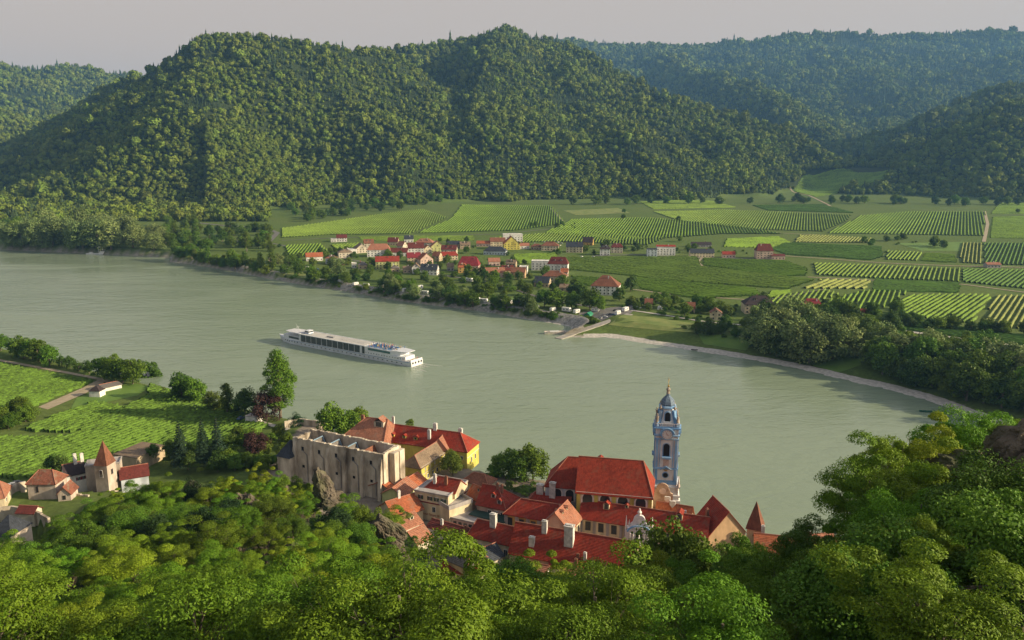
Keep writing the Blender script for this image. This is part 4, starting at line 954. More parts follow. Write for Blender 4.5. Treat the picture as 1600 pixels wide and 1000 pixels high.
# ---- village houses: zoom (6 or 7 or 2), x, base y, width, depth m, wall m, pitch, yaw, ridge, hip, roof, wall, label
ZM = {6: (430, 350, 4.848), 7: (740, 350, 4.848), 2: (1020, 340, 2.7586), 1: (0, 300, 3.3333)}
def zp(z, x, y): a = ZM[z]; return (a[0]+x/a[2], a[1]+y/a[2])
VH = [
 (6,505,135,75,10,4.5,40,10,'x',0,'maroon','white','small white house with maroon roof alone above the village'),
 (6,445,138,45,8,3.2,0,10,'x',0,'flatwhite','white','low white annexe beside the topmost white house'),
 (6,300,280,125,10,4,42,18,'x',0,'orange','white','white house with orange roof nearest the poplars at the village end'),
 (6,430,300,95,10,5,25,14,'x',1,'brown','bluewhite','white house with shallow brown roof and balcony'),
 (6,490,312,80,8,3.5,0,14,'x',0,'flatwhite','rosewall','low rose-red fronted house with flat roof'),
 (6,535,258,110,13,5.5,28,20,'x',1,'tan','pale','pale villa with tan hipped roof behind the rose-red front'),
 (6,590,225,70,12,4,0,20,'x',0,'flatwhite','white','flat white extension behind the tan-roofed villa'),
 (6,660,220,85,12,4.5,38,30,'y',0,'tan','pale','house with tan gable turned to the river'),
 (6,712,190,75,10,6,45,15,'x',0,'brown','pale','brown-roofed house behind the tan gable'),
 (6,785,250,165,15,7,42,6,'x',.6,'salmon','white','big white farmhouse with long balcony and salmon roof'),
 (6,890,163,75,11,4,45,-5,'x',0,'maroon','beige','small maroon-roofed house behind the big farmhouse'),
 (6,1012,140,65,9,4,45,5,'x',0,'slate','white','small slate-roofed house at the back of the village'),
 (6,935,245,125,10,4,45,0,'x',0,'maroon','white','maroon-roofed white house joined to the big farmhouse'),
 (6,985,200,55,10,5,45,60,'y',0,'salmon','pale','narrow salmon-roofed house between two maroon roofs'),
 (6,1068,228,115,13,6,45,8,'x',0,'maroon','white','white gabled house with tall maroon roof in mid village'),
 (6,1125,185,135,14,6,35,-8,'x',1,'salmon','pale','long house with the palest salmon roof'),
 (6,1160,225,55,10,5,40,20,'y',0,'brown','cream','cream gable beside the palest salmon roof'),
 (6,1230,215,95,13,5.5,40,12,'y',0,'salmon','lime','yellowish gable under a salmon roof'),
 (6,1315,232,110,11,5,42,-4,'x',0,'maroon','pale','long maroon-roofed house behind the cream barn'),
 (6,1350,188,90,10,5,35,-4,'x',0,'slate','beige','low slate-roofed house at the vineyard edge of the village'),
 (6,1440,190,75,10,4.5,35,8,'x',0,'tan','beige','tan-roofed house at the vineyard edge of the village'),
 (6,1300,275,165,11,4.5,36,10,'x',.4,'red','cream','long cream barn with bright red roof'),
 (6,852,345,170,13,7,38,8,'x',0,'red','lime','yellow-green house with bright red roof and front gable'),
 (6,1055,290,105,12,4.5,42,14,'x',0,'crimson','beige','crimson-roofed pair house behind the navy-roofed one'),
 (6,1215,282,65,10,5,42,-20,'x',0,'brown','beige','little brown-roofed house squeezed beside the cream barn'),
 (6,1150,308,95,12,5,40,28,'y',0,'orange','pinkish','pink gable with orange roof in mid village'),
 (6,1068,375,58,11,5,42,6,'y',0,'tan','white','narrow white gable beside the navy roof'),
 (6,1162,388,125,11,4.5,45,-8,'x',0,'slate','white','white house with navy slate roof behind the riverside trees'),
 (6,1462,362,150,16,5.5,48,-6,'x',.4,'crimson','pinkish','tall house with the large crimson roof'),
 (6,1422,372,70,9,5,40,6,'x',.5,'orange','ochre','orange-roofed lean house in front of the large crimson roof'),
 (6,665,340,70,10,3.5,32,14,'x',1,'grey','beige','small grey-roofed bungalow among the riverside trees'),
 (6,600,335,40,8,4,0,14,'x',0,'flatwhite','white','small white cube house among the riverside trees'),
 (6,910,365,60,9,3.5,30,8,'x',1,'grey','beige','grey-roofed cottage below the yellow-green house'),
 (6,1000,372,60,9,3.5,30,10,'x',0,'tan','beige','tan-roofed cottage beside the narrow white gable'),
 (6,18,300,50,9,3.5,35,10,'x',0,'brown','beige','brown cabin under the poplars at the bend of the shore'),
 (6,1330,355,50,9,3.5,38,10,'x',0,'tan','greywall','grey cottage between the navy and orange roofs'),
 (7,80,172,110,10,3.5,32,-4,'x',0,'orange','pinkish','long low orange-roofed house beside the yellow gable'),
 (7,185,172,110,13,5.5,36,6,'x',0,'brown','cream','brown-roofed house with cream gable behind the slate roof'),
 (7,298,142,140,14,8.5,0,4,'x',0,'flatwhite','white','large white box-shaped villa at the back of the village'),
 (7,290,195,112,14,6,42,8,'y',0,'orange','yellow','yellow gabled house with bright orange roof'),
 (7,158,235,165,13,4,38,-10,'x',1,'slate','bluewhite','long low house with slate hipped roof'),
 (7,380,190,85,10,3.5,32,8,'x',0,'salmon','white','low salmon-roofed house beside the yellow gable'),
 (7,475,195,80,10,3.5,30,-6,'x',1,'brown','beige','low brown-roofed house among hedges'),
 (7,578,202,125,13,5,36,-6,'x',1,'brown','cream','cream house with brown hipped roof beside the caravans'),
 (7,762,218,120,12,6,42,-8,'x',0,'slate','cream','cream house with slate roof and three roof windows'),
 (7,862,162,80,12,3.5,48,-14,'x',0,'dark','ochre','dark chalet with rust-red gable at the vineyard edge'),
 (7,995,240,75,12,6.5,36,-6,'x',.5,'dark','white','white-fronted half of the twin dark-roofed houses'),
 (7,1085,222,85,12,6,36,-6,'x',.5,'maroon','pale','pale half of the twin dark-roofed houses'),
 (7,1352,246,72,11,6.5,0,-4,'x',0,'slate','bluewhite','blue and white cube joined to the red-topped villa'),
 (7,1456,238,132,11,8.5,16,-4,'x',0,'red','white','white modern villa with low red roof and glass corner'),
 (7,158,318,85,10,4,36,8,'x',0,'salmon','pinkish','salmon-roofed cottage behind the orchard trees'),
 (7,280,338,75,9,4.5,40,-12,'x',0,'tan','beige','tan-roofed outbuilding behind the long salmon roof'),
 (7,165,405,140,11,4,40,6,'x',0,'salmon','pinkish','long pinkish house with salmon roof'),
 (7,260,395,85,10,5,42,6,'x',0,'maroon','beige','maroon-roofed middle house of the riverside row'),
 (7,335,412,105,11,5,38,-8,'x',0,'brown','peach','peach house with brown roof at the end of the row'),
 (7,375,378,60,10,5.5,0,-8,'x',0,'flatwhite','white','small white flat-roofed house behind the peach one'),
 (7,508,352,135,12,7.5,0,-6,'x',0,'flatwhite','white','white terraced modern house with flat roofs'),
 (7,635,375,150,13,8,46,-10,'x',.5,'maroon','white','tall white house with steep maroon roof and side gables'),
 (7,685,400,55,9,4,36,-10,'x',0,'orange','pinkish','small orange roof beside the tall white house'),
 (7,608,450,175,14,5.5,34,-10,'x',1,'brown','cream','cream house with wide brown hipped roof'),
 (7,512,478,120,12,3.5,40,-16,'x',0,'slate','beige','beige cottage with near black roof in front of the cream house'),
 (7,990,540,215,19,6.5,42,-14,'x',1,'brown','white','large white farmhouse with great brown hipped roof by the landing'),
 (7,690,512,80,9,3,30,-10,'x',0,'tan','beige','low tan-roofed shed among the riverside trees'),
 (7,1325,640,60,9,3,40,-10,'x',0,'brown','beige','brown timber kiosk at the landing place'),
 (2,213,172,95,13,4.5,34,-3,'x',0,'slate','cream','long cream house with navy roof beside the modern villa'),
 (2,210,128,78,10,3,30,-3,'x',0,'dark','greywall','dark-roofed barn behind the long navy roof'),
 (2,328,174,50,10,3.5,32,-3,'x',0,'red','pinkish','small pink cottage with red roof in the vineyards'),
 (2,482,179,66,13,8,50,-3,'x',.4,'maroon','pinkish','tall pink house with steep maroon roof'),
 (2,540,181,54,10,3.5,20,-3,'x',0,'maroon','pinkish','low pink wing with flat maroon roof beside the tall pink house'),
 (2,1470,217,54,9,3,24,-3,'x',0,'salmon','greywall','lone lilac-grey hut on the track between vineyards'),
 (2,462,416,126,15,6,38,-5,'x',1,'dark','cream','cream house with broad near-black hipped roof and white balcony'),
 (2,690,428,78,12,6,44,-6,'x',.5,'crimson','white','white house with the brightest red roof behind the grove'),
 (2,890,436,92,10,3,34,-10,'x',0,'crimson','pinkish','low crimson roof half hidden by the grove'),
 (2,160,412,42,9,3,44,-10,'x',0,'brown','beige','brown-roofed cabin beside the white tent'),
 (2,272,444,45,8,4.5,34,-10,'y',0,'old','cream','small cream cottage with patched roof near the beach'),
 (1,1428,365,55,9,3.5,30,10,'x',0,'grey','beige','grey-roofed bungalow by the road bend'),
 (1,1265,258,55,8,3,30,10,'x',0,'grey','white','white cabin in the orchard by the road bend'),
]
vr = random.Random(21)
for (zi, X, Y, Wz, dep, wh, pit, yaw, rd, hp, rf_, wl_, lb) in VH:
    px, py = zp(zi, X, Y); g_ = gp(px, py); t_ = g_.y*cP-(g_.z-ZC)*sP; ya = R(yaw)
    wpx = Wz/ZM[zi][2]*1.08; Wm = wpx*t_/F; wh *= 1.35; Lm = max(5, Wm-(dep*abs(sin(ya)) if rd == 'x' else 0)*.6); e_ = Vector((cos(ya), sin(ya), 0))
    A_ = g_-e_*Lm/2; B_ = g_+e_*Lm/2; fl = pit == 0; k = max(2, int(Lm/3.6))
    ws = [('f', k, 1.7, 1.3, 1.4)]+([('f', k, 4.6, 1.2, 1.3)] if wh >= 5.5 else [])+([('f', k, 7.2, 1.2, 1.2)] if wh >= 8 else [])
    ws += [('r', 2, 1.7, 1.2, 1.4), ('r', 2, 4.6 if wh > 5 else wh-.6, 1.1, 1.2)]
    if rd == 'y' and not fl: ws.append(('f', 1, wh+1.2, 1.2, 1.3))
    h_ = hp if not isinstance(hp, tuple) else hp
    bldg('house', lb, A_, B_, dep, g_.z, g_.z+wh, pit, (h_, h_), rf_, wl_, ws, chim=() if fl else [(vr.uniform(.25,.75), .5+vr.choice((-.14,.14)), .9, 1.6 if hp < 1 else 2.2, vr.choice((CHIM, BRICK)))],
         dorm=[(.35, 1.6, 1.2), (.68, 1.6, 1.2)] if (wh >= 5.5 and not fl and rd == 'x' and vr.random() < .45) else (), ridge=rd, far=True, flat=fl, group='houses of the village across the river', parapet=.4 if fl else 0)

# ---- caravans, tents and cars
CW = plain('caravan_shell', (.78,.78,.76), rough=.35, spec=.5); TYRE = plain('tyre_rubber', (.02,.02,.02)); 
CARM = [plain('car_paint_'+nm, c_, rough=.3, spec=.6) for nm, c_ in (('silver', (.45,.46,.47)), ('white', (.75,.75,.74)), ('blue', (.04,.09,.20)), ('red', (.35,.03,.03)), ('black', (.03,.03,.035)))]
TENTM = {'green': plain('green_canvas', (.03,.22,.13)), 'white': plain('white_canvas', (.8,.8,.78)), 'blue': plain('blue_canvas', (.08,.16,.35))}
STRIPE = plain('side_stripe', (.25,.10,.10))
def wheel(root, x, y, r=.33):
    m = MB(); m.tube((x, y-.1, r), (x, y+.1, r), r, seg=12); w_ = m.build('wheel', TYRE, root)
def caravan(p, rz, label, motor=False, sc=1.0):
    r = empty('motorhome' if motor else 'caravan', p, label, 'motorhome' if motor else 'caravan', 'campers and caravans parked along the far bank', rz)
    r.scale = (sc, sc, sc); o_ = [(-3,.4),(2.6,.4),(3.0,.9),(3.0,1.9),(2.6,2.6),(-2.8,2.65),(-3.05,2.2)] if not motor else [(-3.3,.45),(3.2,.45),(3.4,1.1),(2.5,1.9),(2.9,2.2),(2.6,2.9),(-3.3,2.95)]
    m = MB(); m.extr([(a, b_) for a, b_ in o_], (0, 1.1, 0), (1, 0, 0), 2.2, (0, -1, 0)); m.build('body', CW, r)
    for sx in (-1.6, .9):
        m = MB(); m.bx(sx-.6, sx+.6, -1.13, -1.1, 1.4, 2.0); m.build('window', GLASS2, r)
    m = MB(); m.bx(-3.0, 2.5, -1.125, -1.1, .95, 1.1); m.build('stripe', STRIPE, r)
    for x in ((-.2,) if not motor else (-2.1, 2.2)):
        for y in (-.95, .95): wheel(r, x, y)
    if motor: m = MB(); m.add([(3.42,-.9,1.15),(3.42,.9,1.15),(2.54,.9,1.93),(2.54,-.9,1.93)], [(0,1,2,3)]); m.build('windscreen', GLASS2, r)
    else: m = MB(); m.tube((3.0,0,.5), (4.3,0,.5), .06); m.build('drawbar', METAL, r)
    return r
def car(p, rz, paint, label, group='cars parked across the river'):
    r = empty('parked_car', p, label, 'car', group, rz)
    m = MB(); m.extr([(-2.1,.35),(2.1,.35),(2.15,.75),(1.2,.95),(-1.9,1.0),(-2.15,.8)], (0,.85,0), (1,0,0), 1.7, (0,-1,0)); m.build('body', paint, r)
    m = MB(); m.extr([(-1.7,.95),(1.1,.93),(.45,1.45),(-1.2,1.48)], (0,.74,0), (1,0,0), 1.48, (0,-1,0)); c_ = m.build('cabin', GLASS2, r)
    m = MB(); m.bx(-1.15,.42,-.68,.68,1.47,1.52); m.build('roof_panel', paint, r)
    for x in (-1.35, 1.35):
        for y in (-.78, .78): wheel(r, x, y, .31)
    return r
def tent(p, rz, mat, label, s=1.0):
    r = empty('tent', p, label, 'tent', None, rz); r.scale = (s, s, s)
    m = MB(); m.extr([(-1.8,0),(1.8,0),(1.5,1.2),(0,2.1),(-1.5,1.2)], (0,2.4,0), (1,0,0), 4.8, (0,-1,0)); m.build('canvas', mat, r)
    m = MB(); m.add([(-.5,-2.43,0),(.5,-2.43,0),(0,-2.43,1.5)], [(0,1,2)]); m.build('door_flap', DKWOOD, r); return r
cv = [(7,20,580),(7,78,590),(7,145,597),(7,190,600),(7,275,607),(7,330,588),(7,405,632),(7,465,640),(7,600,658),(7,705,664),(7,780,675),(7,922,664),(7,1150,660),(7,1092,684),
      (6,75,355),(6,240,343),(6,500,446),(6,610,462),(6,812,488),(6,860,497),(6,985,512),(6,1095,492),(6,1085,520),(6,1135,530),(6,1190,540),(6,1270,548),(6,1332,556),(6,1400,570),(6,1465,580),(6,1525,585),(6,1470,436),(6,690,470),(6,1230,470)]
cvr = random.Random(4)
for i, (zi, X, Y) in enumerate(cv):
    px, py = zp(zi, X, Y); g_ = gp(px, py)
    lb = 'small white caravan or camper on the campsite strip along the far bank' if i not in (12, 13) else ('white motorhome on the asphalt by the landing' if i == 12 else 'white camper at the river edge of the car park')
    caravan(g_, R(cvr.choice((-35, -28, 55, -20, 62))), lb, motor=(i % 3 == 0) or i in (12, 13), sc=cvr.uniform(1.0, 1.25)); OCC.append((g_.x, g_.y, 4))
tent(gp(*zp(7, 872, 695)), R(-30), TENTM['green'], 'bright green tent beside the car park at the landing', 1.5)
tent(gp(*zp(7, 1412, 643)), R(-10), TENTM['white'], 'white pavilion tent on the green behind the kiosk', 1.3)
tent(gp(*zp(2, 30, 392)), R(-10), TENTM['white'], 'small white canopy near the brown cabin', 1.1)
tent(gp(*zp(6, 320, 352)), R(20), TENTM['blue'], 'blue tent in the poplars at the campsite end', 1.2)
for i, (zi, X, Y, pt_) in enumerate([(7,1040,690,4),(7,1060,692,2),(7,1195,628,0),(7,1222,632,0),(7,1250,640,1),(7,965,716,0),(7,940,728,0),(7,995,706,1),(7,690,478,2),(7,820,250,1),(7,905,250,1),(7,1075,660,4),(6,570,470,0),(2,933,400,1),(7,640,140,1),(7,665,148,0),(7,690,140,4),(7,655,165,1),(7,620,132,0),(7,560,132,1),(7,530,138,0)]):
    px, py = zp(zi, X, Y); g_ = gp(px, py); cl = ['silver', 'white', 'dark blue', 'red', 'black'][pt_]
    where = 'at the landing' if Y > 600 else ('on the gravel lot behind the brown hipped roof' if (zi == 7 and Y < 170) else 'by the village')
    car(g_, R(cvr.choice((-30, -20, 60))), CARM[pt_], '%s car parked %s' % (cl, where))

# ---- ferry landing
rampM = noise_mat('concrete_ramp', (.30,.28,.25), (.42,.39,.35), scale=.4, coord='World')
a, b_, c_ = gp(984, 491), at(925, 511, 2.0), at(872, 529, .15); pts3 = [a, b_, c_]; m = MB()
for i in range(2):
    p, q = pts3[i], pts3[i+1]; d = (q-p).normalized(); nn_ = Vector((-d.y, d.x, 0)).normalized()*3.2
    m.slab([p+nn_+Vector((0,0,.4)), p-nn_+Vector((0,0,.4)), q-nn_+Vector((0,0,.25)), q+nn_+Vector((0,0,.25))], 1.6)
o = m.build('landing_ramp', rampM); tag(o, 'long sloping concrete ferry ramp running into the river', 'ramp')
def boat(p, rz, L_, W_, hullm, label, cabin=None, name='boat', cat='boat'):
    r = empty(name, p, label, cat, None, rz); m = MB(); k = 9; vs = []
    for i in range(k):
        x = -L_/2+L_*i/(k-1); wf = (1-max(0, (i/(k-1)-.45)/.55)**2)*(.85 if i == 0 else 1); 
        vs += [(x, -W_/2*wf, L_*.10+.1*max(0, i-5)), (x, -W_/2*wf*.6, -.3), (x, W_/2*wf*.6, -.3), (x, W_/2*wf, L_*.10+.1*max(0, i-5))]
    fs = []
    for i in range(k-1):
        for j in range(3): fs.append((i*4+j, i*4+j+1, (i+1)*4+j+1, (i+1)*4+j))
    fs.append((0,1,2,3)); m.add(vs, fs); m.build('hull', hullm, r)
    m = MB()
    for fx in (-.25, .05, .28): m.bx(L_*fx-.15, L_*fx+.15, -W_*.42, W_*.42, L_*.06, L_*.06+.06)
    m.build('thwart', DKWOOD, r)
    if cabin: m = MB(); m.bx(-L_*.25, L_*.15, -W_*.32, W_*.32, .3, 2.0); m.build('cabin', cabin, r)
    return r
boat(at(868, 521, .1), R(8), 17, 4.2, plain('old_white_boat', (.62,.55,.50)), 'white ferry boat lying off the concrete ramp', CW)
boat(at(1447, 643.5, .05), R(-14), 6.5, 1.5, plain('green_boat_paint', (.03,.12,.08)), 'small dark green boat floating off the gravel point')
boat(at(1085, 547, .05), R(-20), 4.5, 1.4, plain('dark_boat_paint', (.10,.09,.08)), 'small dark rowing boat beached on the gravel')
# landing stage
q = at(155, 397, 0); r = empty('landing_stage', q, 'white floating landing stage with a gangway tower off the wooded bank', 'landing stage', None, R(-4))
m = MB(); m.bx(-17, 9, -3, 3, -.4, 1.2); m.build('pontoon', CW, r)
m = MB(); m.bx(2, 8, -2.2, 2.2, 1.203, 3.8); m.build('cabin', CW, r)
m = MB()
for x in (1.0, 7.5):
    for y in (-2.2, 2.2): m.tube((x, y, 1.2), (x, y, 9.5), .22)
m.bx(.4, 8.2, -2.6, 2.6, 9.5, 10.2); m.build('gantry', CW, r)
m = MB(); m.slab([(7,-1,4.2),(7,1,4.2),(20,13,6.5),(19,14.5,6.5)], .5); m.build('gangway', METAL, r)
m = MB(); m.bx(-13, -9, -1.6, 1.6, 1.203, 2.6); m.build('kiosk', CW, r)
# ============================================================= OLD TOWN ON THE NEAR BANK
GT = 'roofs of the old town'
M['courtwall'] = M['cream']
def say(o): return o
# church ------------------------------------------------------------------
TB('church_nave', 'long church nave with broad red roof and arched windows beside the blue tower', (901,767), (1019,777), 27, (958,717), 50, zb=13, hip=(0,.45), roof='patched', wall='cream', group=None, cat='church',
   wins=[('f', 4, 11.2, 3.1, 4.6, (.03,.97), 'a')], pil=[('f', 4, 1.1, 'yellow', 0, 13.6)], bands=[('f', 13.7, .5, 'white')], dorm=[(.27, 1.5, 1.0, .62)])
TB('church_choir', 'lower red-roofed church choir with white wall at the far end from the tower', (852,757), (900,761), 25, (885,713), 50, zb=13, hip=(1,0), roof='patched', wall='bluewhite', cat='church',
   wins=[('f', 2, 9.0, 2.6, 3.8, (.2,1), 'a')])
# blue tower ----------------------------------------------------------------
TWB = noise_mat('tower_blue', (.13,.29,.53), (.28,.46,.68), scale=.6, rough=.8, detail=8, coord='World', stretch=(1,1,.4), c3=(.34,.42,.50), s3=.4)
TWW = noise_mat('tower_white', (.70,.68,.68), (.85,.83,.81), scale=.7, rough=.8, detail=8, coord='World', stretch=(1,1,.4), c3=(.40,.30,.27), s3=.35)
TWP = plain('tower_pink_panel', (.60,.44,.38)); TWG = plain('tower_lead_roof', (.16,.22,.30), f=.5, scale=2); GOLD = plain('gilding', (.50,.34,.10), rough=.35, met=.6); STAT = plain('statue_stone', (.42,.34,.27), f=.5, scale=3)
tb = at(1040.5, 700, 42); tx, ty = tb.x, 258.0; tx = tb.x*ty/tb.y
TR = empty('church_tower', (tx, ty, 12), 'slender blue and white baroque church tower with clock above the river', 'church tower', None, R(-9))
hw = 3.75; TR.scale = (1, 1, .955)
def tw(name, mat, parent=TR, f=None):
    m = MB(); f(m); me = bpy.data.meshes.new(name); me.from_pydata(m.v, [], m.f); me.materials.append(mat); o = bpy.data.objects.new(name, me); COL.objects.link(o); o.parent = parent; return o
def sq(m, h_, z0, z1, cut=0.0):
    if cut: pts_ = [(-h_+cut,-h_),(h_-cut,-h_),(h_,-h_+cut),(h_,h_-cut),(h_-cut,h_),(-h_+cut,h_),(-h_,h_-cut),(-h_,-h_+cut)]
    else: pts_ = [(-h_,-h_),(h_,-h_),(h_,h_),(-h_,h_)]
    m.prism(pts_, z0, z1)
# base with curved shoulders, lower storey, shaft, clock storey
tw('plinth', TWW, f=lambda m: (sq(m, 5.2, -3, 4), sq(m, 4.7, 4.003, 5.2), sq(m, 5.0, 5.203, 5.8), sq(m, 4.4, 5.803, 8.6), sq(m, 4.9, 8.603, 9.1)))
tw('shaft', TWW, f=lambda m: (sq(m, hw, 9.103, 15.2), sq(m, hw, 15.8, 27.6)))
tw('base_band', TWB, f=lambda m: sq(m, hw+.12, 9.5, 11.0))
tw('cornice', TWB, f=lambda m: (sq(m, hw+.35, 15.203, 15.5), sq(m, hw+.2, 15.497, 15.797)))
tw('cornice', TWB, f=lambda m: sq(m, hw+.3, 26.2, 26.6)); tw('cornice', TWB, f=lambda m: sq(m, hw+.5, 27.603, 27.9))
def pilst(m):
    for q in range(4):
        a = q*pi/2; d = Vector((cos(a), sin(a), 0)); n_ = Vector((sin(a), -cos(a), 0))
        for s in (-1, 1):
            for o_, z0, z1 in ((hw-.6, 11.003, 15.2), (hw-.6, 15.8, 26.19), (hw-1.6, 16.2, 26.0)):
                wd = .8 if o_ > hw-1 else .25
                m.box(n_*(hw+.1)+d*s*o_, d, n_, wd, .3, z0, z1)
tw('pilaster', TWB, f=pilst)
def faces(fn):
    for q in range(4):
        a = q*pi/2; fn(Vector((cos(a), sin(a), 0)), Vector((sin(a), -cos(a), 0)))
def archpts(w_, h_): return [(w_/2*cos(a_), h_/2-w_/2+w_/2*sin(a_)) for a_ in [pi*j/8 for j in range(9)]]+[(-w_/2, -h_/2), (w_/2, -h_/2)]
DARKOP = plain('dark_opening', (.012,.012,.015))
def mkface(d, n_):
    f_ = tw('window', TWB, f=lambda m: m.extr([(x*1.3, y*1.12+22.4) for x, y in archpts(2.0, 4.6)], n_*(hw-.05), d, .2, n_))
    tw('pane', DARKOP, f_, lambda m: m.extr([(x, y+22.4) for x, y in archpts(2.0, 4.6)], n_*hw, d, .2, n_))
    b_ = tw('balustrade', TWB, f=lambda m: m.box(n_*(hw+.45), d, n_, 3.0, .9, 19.2, 19.9))
    tw('panel', TWP, f=lambda m: m.box(n_*(hw+.05), d, n_, 1.9, .2, 16.3, 18.9))
    c_ = tw('clock', TWB, f=lambda m: m.tube(n_*(hw-.1)+Vector((0,0,28.3)), n_*(hw+.75)+Vector((0,0,28.3)), 2.05, seg=28))
    tw('clock_face', plain('clock_white', (.72,.66,.62), f=.95), c_, lambda m: m.tube(n_*(hw+.7)+Vector((0,0,28.3)), n_*(hw+.8)+Vector((0,0,28.3)), 1.62, seg=28))
    def nums(m):
        for k in range(12):
            a = k*pi/6; p = n_*(hw+.83)+d*cos(a)*1.33+Vector((0,0,28.3+sin(a)*1.33)); m.box(p, d, n_, .16, .04, p.z-.14, p.z+.14)
        p = n_*(hw+.86)
        for a, l_ in ((1.9, 1.1), (-.5, .8)):
            q = p+d*cos(a)*l_+Vector((0,0,sin(a)*l_)); m.tube(p+Vector((0,0,28.3)), q+Vector((0,0,28.3)), .09, .04, 4)
    tw('clock_hands', plain('clock_red', (.30,.05,.04)), c_, nums)
    tw('clock_hood', TWB, f=lambda m: m.extr([(2.5*cos(a_), 28.3+2.4*sin(a_)) for a_ in [pi*j/12 for j in range(13)]]+[(2.1*cos(a_), 28.3+2.05*sin(a_)) for a_ in [pi-pi*j/12 for j in range(13)]], n_*(hw+.1), d, .9, n_))
    r_ = tw('round_window', TWB, f=lambda m: m.tube(n_*(hw-.1)+Vector((0,0,13.0)), n_*(hw+.22)+Vector((0,0,13.0)), 1.15, seg=20))
    tw('pane', DARKOP, r_, lambda m: m.tube(n_*(hw)+Vector((0,0,13.0)), n_*(hw+.28)+Vector((0,0,13.0)), .85, seg=20))
    tw('gable_frame', TWB, f=lambda m: (m.extr([(-1.9, 15.2), (0, 16.5), (1.9, 15.2), (1.9, 14.9), (0, 16.05), (-1.9, 14.9)], n_*(hw+.1), d, .45, n_)))
    tw('gilded_shield', GOLD, f=lambda m: m.extr([(-.8, 15.1), (0, 15.8), (.8, 15.1), (.3, 14.6), (-.3, 14.6)], n_*(hw+.05), d, .18, n_))
faces(mkface)
tw('clock_storey', TWW, f=lambda m: sq(m, hw, 27.903, 30.2))
tw('gallery', TWB, f=lambda m: (sq(m, hw+.6, 30.203, 30.6), sq(m, hw+.25, 30.603, 31.0)))
def bal(m):
    for q in range(4):
        a = q*pi/2; d = Vector((cos(a), sin(a), 0)); n_ = Vector((sin(a), -cos(a), 0))
        m.box(n_*(hw+.3), d, n_, 2*hw, .16, 32.0, 32.2)
        for k in range(13): m.box(n_*(hw+.3)+d*(-hw+.3+k*(2*hw-.6)/12), d, n_, .2, .14, 31.0, 32.0)
tw('balustrade', TWW, f=bal)
# concave belfry with arches, scrolls with statues, cap, lantern and cross
bp_ = [(3.35,31.0),(3.2,32.2),(2.7,33.6),(2.35,35.2),(2.25,36.8),(2.5,37.4)]
tw('belfry', TWW, f=lambda m: m.lathe([(r_*1.16, z_) for r_, z_ in bp_], 8, rot=pi/8))
tw('belfry_cornice', TWB, f=lambda m: m.lathe([(2.7,36.9),(3.15,37.25),(3.0,37.7),(2.5,37.9)], 8, rot=pi/8))
def belf(d, n_):
    f_ = tw('belfry_arch', TWB, f=lambda m: m.extr([(x*1.35, y*1.15+34.3) for x, y in archpts(1.7, 3.4)], n_*2.2, d, .95, n_))
    tw('opening', DARKOP, f_, lambda m: m.extr([(x, y+34.3) for x, y in archpts(1.7, 3.3)], n_*2.3, d, .92, n_))
faces(belf)
def scrolls(m):
    for q in range(4):
        a = q*pi/2+pi/4; d = Vector((cos(a), sin(a), 0)); e_ = Vector((-sin(a), cos(a), 0))
        m.extr([(2.2,31),(5.0,31),(5.1,32.2),(4.3,33.2),(3.7,34.6),(3.5,36.2),(2.2,36.6)], e_*-.45, d, .9, e_)
tw('scroll_buttress', TWB, f=scrolls)
for q in range(4):
    a = q*pi/2+pi/4; c_ = (cos(a)*4.75, sin(a)*4.75)
    tw('statue', STAT, f=lambda m: (m.lathe([(.42,32.2),(.5,32.6),(.34,33.3),(.42,34.0),(.46,34.5),(.16,34.8),(.13,34.9),(.24,35.05),(.26,35.3),(.12,35.6)], 8, c=c_), m.tube((c_[0], c_[1], 34.3), (c_[0]+cos(a+1)*.8, c_[1]+sin(a+1)*.8, 34.9), .13, .08)))
    c2 = (cos(a)*3.3, sin(a)*3.3)
    tw('urn', STAT, f=lambda m: m.lathe([(.2,36.6),(.35,36.9),(.5,37.3),(.3,37.7),(.12,38.0),(.16,38.3),(.05,38.6)], 8, c=c2))
tw('cap', TWG, f=lambda m: m.lathe([(2.45,37.9),(2.55,38.5),(2.3,39.4),(1.75,40.2),(1.15,40.8),(.7,41.3),(.55,41.9)], 8, rot=pi/8))
tw('lantern', STAT, f=lambda m: m.lathe([(.55,41.9),(.7,42.1),(.45,42.5),(.6,43.1),(.75,43.5),(.5,43.9),(.2,44.2)], 8))
tw('finial', GOLD, f=lambda m: (m.lathe([(.08,44.2),(.32,44.5),(.4,44.8),(.1,45.2),(.06,45.4)], 8), m.tube((0,0,45.3), (0,0,47.8), .06), m.tube((-.5,0,47.0), (.5,0,47.0), .05), m.tube((-.32,0,46.5), (.32,0,46.5), .05)))
# obelisks along the landward corner
for q, sx in enumerate((-1, 1)):
    for zz in (9.1,):
        tw('obelisk', TWW, f=lambda m: m.lathe([(.55,zz),(.5,zz+.8),(.3,zz+1.0),(.35,zz+1.4),(.05,zz+4.2)], 4, c=(sx*4.5, -4.4)))
